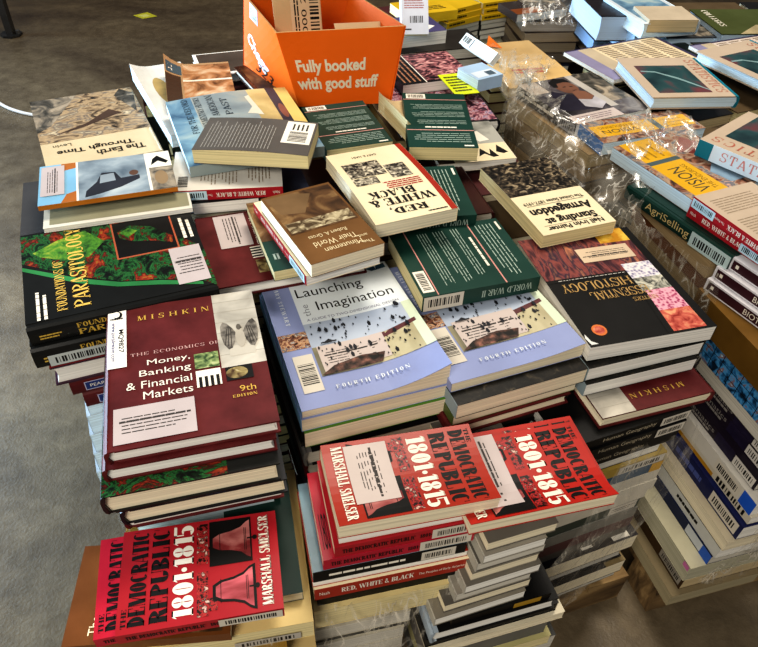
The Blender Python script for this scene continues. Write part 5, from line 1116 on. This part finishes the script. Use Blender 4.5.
m = MB(); m.prism([(.012 * math.cos(k * math.pi / 3) + .04, .012 * math.sin(k * math.pi / 3)) for k in range(6)], .012, .03, 'x', flat('8a8a88', .3, 0, .1, 14, .9)); m.v = [(y_, z_, x_) for x_, y_, z_ in m.v]; m.build('bolt', post)
m = MB(); m.poly([(0, .05, .002), (.075, .0, .002), (.15, .055, .002), (.07, .12, .002)], flat('cfc93a', .5)); m.poly([(.03, .05, .0025), (.075, .025, .0025), (.11, .055, .0025), (.07, .085, .0025)], flat('e0dc7a', .5))
o = m.build('floor_marker'); o.location = (-1.62, 4.32, 0); tag(o, 'small yellow diamond sticker on the far concrete floor', 'sticker')
for i, (x, y) in enumerate(((.80, .62), (.90, .66), (.62, .60), (1.0, .70), (-.62, .52))):
    m = MB(); s_ = .006 + .003 * (i % 3)
    m.poly([(-s_, 0, .001), (0, -s_ * .7, .001), (s_ * 1.3, 0, .003), (.3 * s_, s_, .001)], flat('a8a49a', .6)); m.poly([(-s_, 0, 0), (.3 * s_, s_, 0), (s_ * 1.3, 0, .0015), (0, -s_ * .7, 0)], flat('a8a49a', .6))
    o = m.build('paper_scrap'); o.location = (x, y, 0); tag(o, 'tiny torn white scrap lying on the concrete', 'paper scrap', 'scraps on the concrete')

# ------------------------------------------------------------------ pallets
WOOD = art('pallet wood', [(0.35, '4a3a28'), (0.55, '7a6242'), (0.7, '9a8058')], 6, 6, .6, (1, 9, 3), .7)
def pallet(label, o, yaw, W, D):
    r = thing('wooden_pallet', label, 'pallet', 'wooden pallets under the books', (o[0], o[1], 0), (0, 0, math.radians(yaw)))
    for k in range(3):
        m = MB(); m.box(0, W, k * (D - .09) / 2, k * (D - .09) / 2 + .09, .0, .078, WOOD); m.build('runner', r)
    n = 7
    for k in range(n):
        m = MB(); x0 = k * (W - .10) / (n - 1); m.box(x0, x0 + .10, 0, D, .079, .098, WOOD); m.build('deck_board', r)
pallet('worn wooden pallet under the near pile of books', (-.27, .44), 20, .90, 1.2)
pallet('wooden pallet whose bare corner shows under the far pile of books', (.633, .715), 17, 1.1, 1.2)
pallet('wooden pallet under the yellow-spined and grey books', (.12, 2.35), 20, 1.1, 1.0)

# ------------------------------------------------------------------ books packed out of sight in the middle of each pallet
def packed(label, cols):
    m = MB(); r = random.Random(4)
    cv = [flat(h, .45) for h in ('2a2622', '4a2424', '22302c', '2a3040', '5a4a34', '1c1b1c')]; pgs = [PG_CREAM, PG_TAN, PG_GREY, PG_YEL]
    for cx, cy, yaw, w, d, z0, z1 in cols:
        n = max(1, round((z1 - z0) / .034)); t = (z1 - z0) / n
        for k in range(n):
            a = math.radians(yaw + r.uniform(-1.5, 1.5)); dx, dy = r.uniform(-.004, .004), r.uniform(-.004, .004)
            b = MB(); c_ = r.choice(cv)
            b.box(-w / 2, w / 2, -d / 2, d / 2, 0, .002, c_); b.box(-w / 2, w / 2, -d / 2, d / 2, t - .0025, t - .0005, c_); b.box(-w / 2 + .003, w / 2 - .003, -d / 2 + .003, d / 2 - .003, .002, t - .0025, r.choice(pgs))
            for f_, i_ in zip(b.f, b.i):
                m.poly([(cx + dx + b.v[q_][0] * math.cos(a) - b.v[q_][1] * math.sin(a), cy + dy + b.v[q_][0] * math.sin(a) + b.v[q_][1] * math.cos(a), z0 + k * t + b.v[q_][2]) for q_ in f_], b.mats[i_])
    o = m.build('packed_books'); o['kind'] = 'stuff'; tag(o, label, 'books')
def grid(ox, oy, yaw, u0, u1, nu, v0, v1, nv, z1, z0=.1):
    a = math.radians(yaw); out = []
    for i in range(nu):
        for j in range(nv):
            u = u0 + (u1 - u0) * (i + .5) / nu; v = v0 + (v1 - v0) * (j + .5) / nv
            out.append((ox + u * math.cos(a) - v * math.sin(a), oy + u * math.sin(a) + v * math.cos(a), yaw, (u1 - u0) / nu - .012, (v1 - v0) / nv - .012, z0, z1(u, v) if callable(z1) else z1))
    return out
OL = (-.31, .47)
def ztop_near(u, v):
    if v > .60 and u < .14: return .776
    if v > .50 and u < .28: return .815 if v < .74 else .795
    if v < .48: return .785 if u < .4 else .798 if u < .6 else .765
    if u < .4: return .81
    return .76
PACK_NEAR = (grid(*OL, 20, 0.01, .21, 1, .03, .27, 1, .24, .1) + grid(*OL, 20, .25, .45, 1, .06, .28, 1, .55) + grid(*OL, 20, .47, .67, 1, .06, .28, 1, .58)
    + grid(*OL, 20, .70, .88, 1, .25, .35, 1, .68) + grid(*OL, 20, -.03, .14, 1, .30, .48, 1, .42) + grid(*OL, 20, .20, .88, 3, .36, .50, 1, ztop_near)
    + grid(*OL, 20, -.10, .88, 4, .52, .76, 1, ztop_near) + grid(*OL, 20, -.10, .88, 4, .78, 1.02, 1, ztop_near) + grid(*OL, 20, .1, .88, 3, 1.04, 1.20, 1, .79)
    + grid(-.30, .35, 13, .02, .2, 1, 0, .2, 1, .42) + grid(-.035, .44, 15, -.04, .09, 1, .01, .18, 1, .37, .1))
packed('books packed out of sight in the middle of the near pallet', PACK_NEAR)
PACK_FAR = (grid(.74, .76, 19, -.06, .13, 1, .33, .58, 1, .50) + grid(.74, .76, 22, .27, .8, 2, .02, .26, 1, .60) + grid(.74, .76, 24, .16, .8, 3, .34, .60, 1, .74)
    + grid(.63, 1.20, 28, .16, .70, 2, .0, .26, 1, .762) + grid(.55, 1.42, 26, .20, .80, 3, .06, .30, 1, .762) + grid(.44, 1.66, 24, .24, .8, 3, .10, .26, 1, .765) + grid(.44, 1.40, 27, -.1, .18, 1, .06, .36, 1, .61))
packed('books packed out of sight in the middle of the far pallet', PACK_FAR)
PACK_BACK = (grid(.0, 1.93, 20, .0, .3, 1, .0, .16, 1, .763) + grid(-.02, 2.22, 28, -.0, .24, 1, .05, .22, 1, .728, .1) + grid(.17, 2.43, 38, .01, .15, 1, .02, .2, 1, .60) + grid(.315, 2.53, 30, .01, .15, 1, .02, .2, 1, .60)
    + grid(.30, 1.95, 18, .0, .22, 1, .02, .2, 1, .713) + grid(.45, 2.34, 8, .01, .19, 1, .02, .22, 1, .58) + grid(.55, 2.40, 8, .02, .2, 1, .0, .25, 1, .54) + grid(.80, 2.30, 17, .02, .2, 1, .0, .25, 1, .58)
    + grid(1.02, 2.27, 9, .06, .6, 2, .12, .42, 1, .715))
packed('books packed out of sight on the pallets behind', PACK_BACK)

# ------------------------------------------------------------------ stretch film
def sheet(label, rows, amp, seed, group='crinkled clear stretch film', nu=36, nv=10, mat=None):
    """film hung through rows of world points; every row runs the same way"""
    r = random.Random(seed); R = [[Vector(p) for p in row] for row in rows]
    def lerp(row, s):
        s *= len(row) - 1; i = min(int(s), len(row) - 2); return row[i].lerp(row[i + 1], s - i)
    m = MB(); V = []
    wv = [(r.uniform(5, 22), r.uniform(-9, 9), r.uniform(0, 6.3), Vector((r.uniform(-1, 1), r.uniform(-1, 1), r.uniform(-1, 1)))) for _ in range(9)]
    for j in range(nv + 1):
        for i in range(nu + 1):
            t = j / nv * (len(R) - 1); k = min(int(t), len(R) - 2)
            p = lerp(R[k], i / nu).lerp(lerp(R[k + 1], i / nu), t - k)
            d = sum((d_ * math.sin(a_ * i / nu * 2 + b_ * j / nv + c_) for a_, b_, c_, d_ in wv), Vector()) * .45 + Vector((r.uniform(-1, 1), r.uniform(-1, 1), r.uniform(-1, 1))) * .22
            V.append(p + d * amp)
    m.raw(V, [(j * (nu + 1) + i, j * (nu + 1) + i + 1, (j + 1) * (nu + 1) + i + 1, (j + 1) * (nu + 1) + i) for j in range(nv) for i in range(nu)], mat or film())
    o = m.build('plastic_film', smooth=True); tag(o, label, 'plastic film', group); return o
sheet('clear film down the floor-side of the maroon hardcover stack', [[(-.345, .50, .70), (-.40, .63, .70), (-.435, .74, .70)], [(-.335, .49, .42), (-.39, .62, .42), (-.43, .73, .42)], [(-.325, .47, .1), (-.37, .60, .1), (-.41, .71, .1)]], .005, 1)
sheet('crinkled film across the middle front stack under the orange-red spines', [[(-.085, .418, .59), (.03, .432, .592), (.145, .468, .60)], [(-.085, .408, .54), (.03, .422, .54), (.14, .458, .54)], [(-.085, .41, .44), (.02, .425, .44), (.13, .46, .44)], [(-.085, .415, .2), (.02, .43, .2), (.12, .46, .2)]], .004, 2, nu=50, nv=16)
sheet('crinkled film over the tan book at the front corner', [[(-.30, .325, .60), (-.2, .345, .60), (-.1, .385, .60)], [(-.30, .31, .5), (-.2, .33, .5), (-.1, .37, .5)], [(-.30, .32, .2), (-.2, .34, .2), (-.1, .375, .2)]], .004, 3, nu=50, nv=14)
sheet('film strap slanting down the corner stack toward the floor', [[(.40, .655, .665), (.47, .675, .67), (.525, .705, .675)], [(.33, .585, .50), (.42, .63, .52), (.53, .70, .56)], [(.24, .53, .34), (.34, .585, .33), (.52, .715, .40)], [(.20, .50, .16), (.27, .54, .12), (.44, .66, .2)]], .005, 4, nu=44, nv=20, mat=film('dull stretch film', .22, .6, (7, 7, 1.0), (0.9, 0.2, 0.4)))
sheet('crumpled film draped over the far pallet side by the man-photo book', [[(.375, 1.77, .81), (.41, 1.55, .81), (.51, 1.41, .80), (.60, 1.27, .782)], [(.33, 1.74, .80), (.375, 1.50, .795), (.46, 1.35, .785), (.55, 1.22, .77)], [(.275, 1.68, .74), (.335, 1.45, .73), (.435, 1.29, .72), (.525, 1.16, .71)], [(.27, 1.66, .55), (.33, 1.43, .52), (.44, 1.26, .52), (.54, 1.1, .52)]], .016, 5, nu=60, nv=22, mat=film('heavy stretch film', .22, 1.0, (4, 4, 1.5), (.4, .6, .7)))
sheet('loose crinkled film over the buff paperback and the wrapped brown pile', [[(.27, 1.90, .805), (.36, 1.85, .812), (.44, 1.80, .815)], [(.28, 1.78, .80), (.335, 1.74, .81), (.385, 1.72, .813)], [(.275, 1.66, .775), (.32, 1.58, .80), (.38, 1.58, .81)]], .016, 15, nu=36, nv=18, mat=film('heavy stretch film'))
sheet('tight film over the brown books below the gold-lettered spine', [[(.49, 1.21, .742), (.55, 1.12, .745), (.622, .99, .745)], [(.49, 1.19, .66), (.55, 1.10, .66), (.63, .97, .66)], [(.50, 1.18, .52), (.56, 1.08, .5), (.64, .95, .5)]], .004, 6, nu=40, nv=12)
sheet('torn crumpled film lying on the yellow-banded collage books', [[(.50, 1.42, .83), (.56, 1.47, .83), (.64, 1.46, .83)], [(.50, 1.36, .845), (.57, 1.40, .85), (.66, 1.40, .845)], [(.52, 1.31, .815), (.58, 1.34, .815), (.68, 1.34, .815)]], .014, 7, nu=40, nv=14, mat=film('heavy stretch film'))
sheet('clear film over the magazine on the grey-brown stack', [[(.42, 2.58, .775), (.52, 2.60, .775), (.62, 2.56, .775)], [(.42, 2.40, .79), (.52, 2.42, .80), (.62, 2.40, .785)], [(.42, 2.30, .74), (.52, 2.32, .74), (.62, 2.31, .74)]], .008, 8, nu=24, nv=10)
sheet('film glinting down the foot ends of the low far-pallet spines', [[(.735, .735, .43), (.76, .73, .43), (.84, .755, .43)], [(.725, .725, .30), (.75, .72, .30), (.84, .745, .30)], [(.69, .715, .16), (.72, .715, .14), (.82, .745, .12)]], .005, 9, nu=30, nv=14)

# ------------------------------------------------------------------ light and camera
w = bpy.data.worlds.new('World'); SC.world = w; w.use_nodes = True
bg = w.node_tree.nodes['Background']; bg.inputs['Color'].default_value = (0.80, 0.82, 0.86, 1); bg.inputs['Strength'].default_value = 0.18
def area(name, loc, target, sx, sy, power, col, spread=math.pi):
    l = bpy.data.lights.new(name, 'AREA'); l.shape = 'RECTANGLE'; l.size = sx; l.size_y = sy; l.energy = power; l.color = col; l.spread = spread
    o = bpy.data.objects.new(name, l); COL.objects.link(o); o.location = loc
    o.rotation_euler = (Vector(target) - Vector(loc)).to_track_quat('-Z', 'Y').to_euler(); return o
area('warehouse_lamp', (.6, 2.4, 4.6), (.1, 1.2, .7), 2.0, 1.0, 152, (1.0, .91, .78))
area('warehouse_lamp', (-1.0, -1.7, 3.0), (.2, .9, .6), 1.6, 1.0, 84, (1.0, .93, .82))
area('dock_door_daylight', (-4.4, 2.4, 1.25), (.2, 1.2, .85), 3.0, 1.4, 150, (.55, .77, 1.0), math.radians(90))
cam = bpy.data.cameras.new('Camera'); co = bpy.data.objects.new('Camera', cam); COL.objects.link(co); SC.camera = co
cam.sensor_fit = 'HORIZONTAL'; cam.sensor_width = 36; cam.lens = 36 * 680.0 / 758.0; cam.clip_start = .05
p_, r_ = math.radians(42.4653), math.radians(2.672)
fw = Vector((0, math.cos(p_), -math.sin(p_))); rt = Vector((1, 0, 0)); up = rt.cross(fw)
R3 = math.cos(r_) * rt + math.sin(r_) * up; U3 = -math.sin(r_) * rt + math.cos(r_) * up
co.matrix_world = Matrix(((R3.x, U3.x, -fw.x, 0), (R3.y, U3.y, -fw.y, 0), (R3.z, U3.z, -fw.z, 1.5), (0, 0, 0, 1)))
SC.view_settings.view_transform = 'Standard'; SC.view_settings.look = 'Medium High Contrast'
SC.view_settings.exposure = 0.0; SC.view_settings.gamma = 1.0
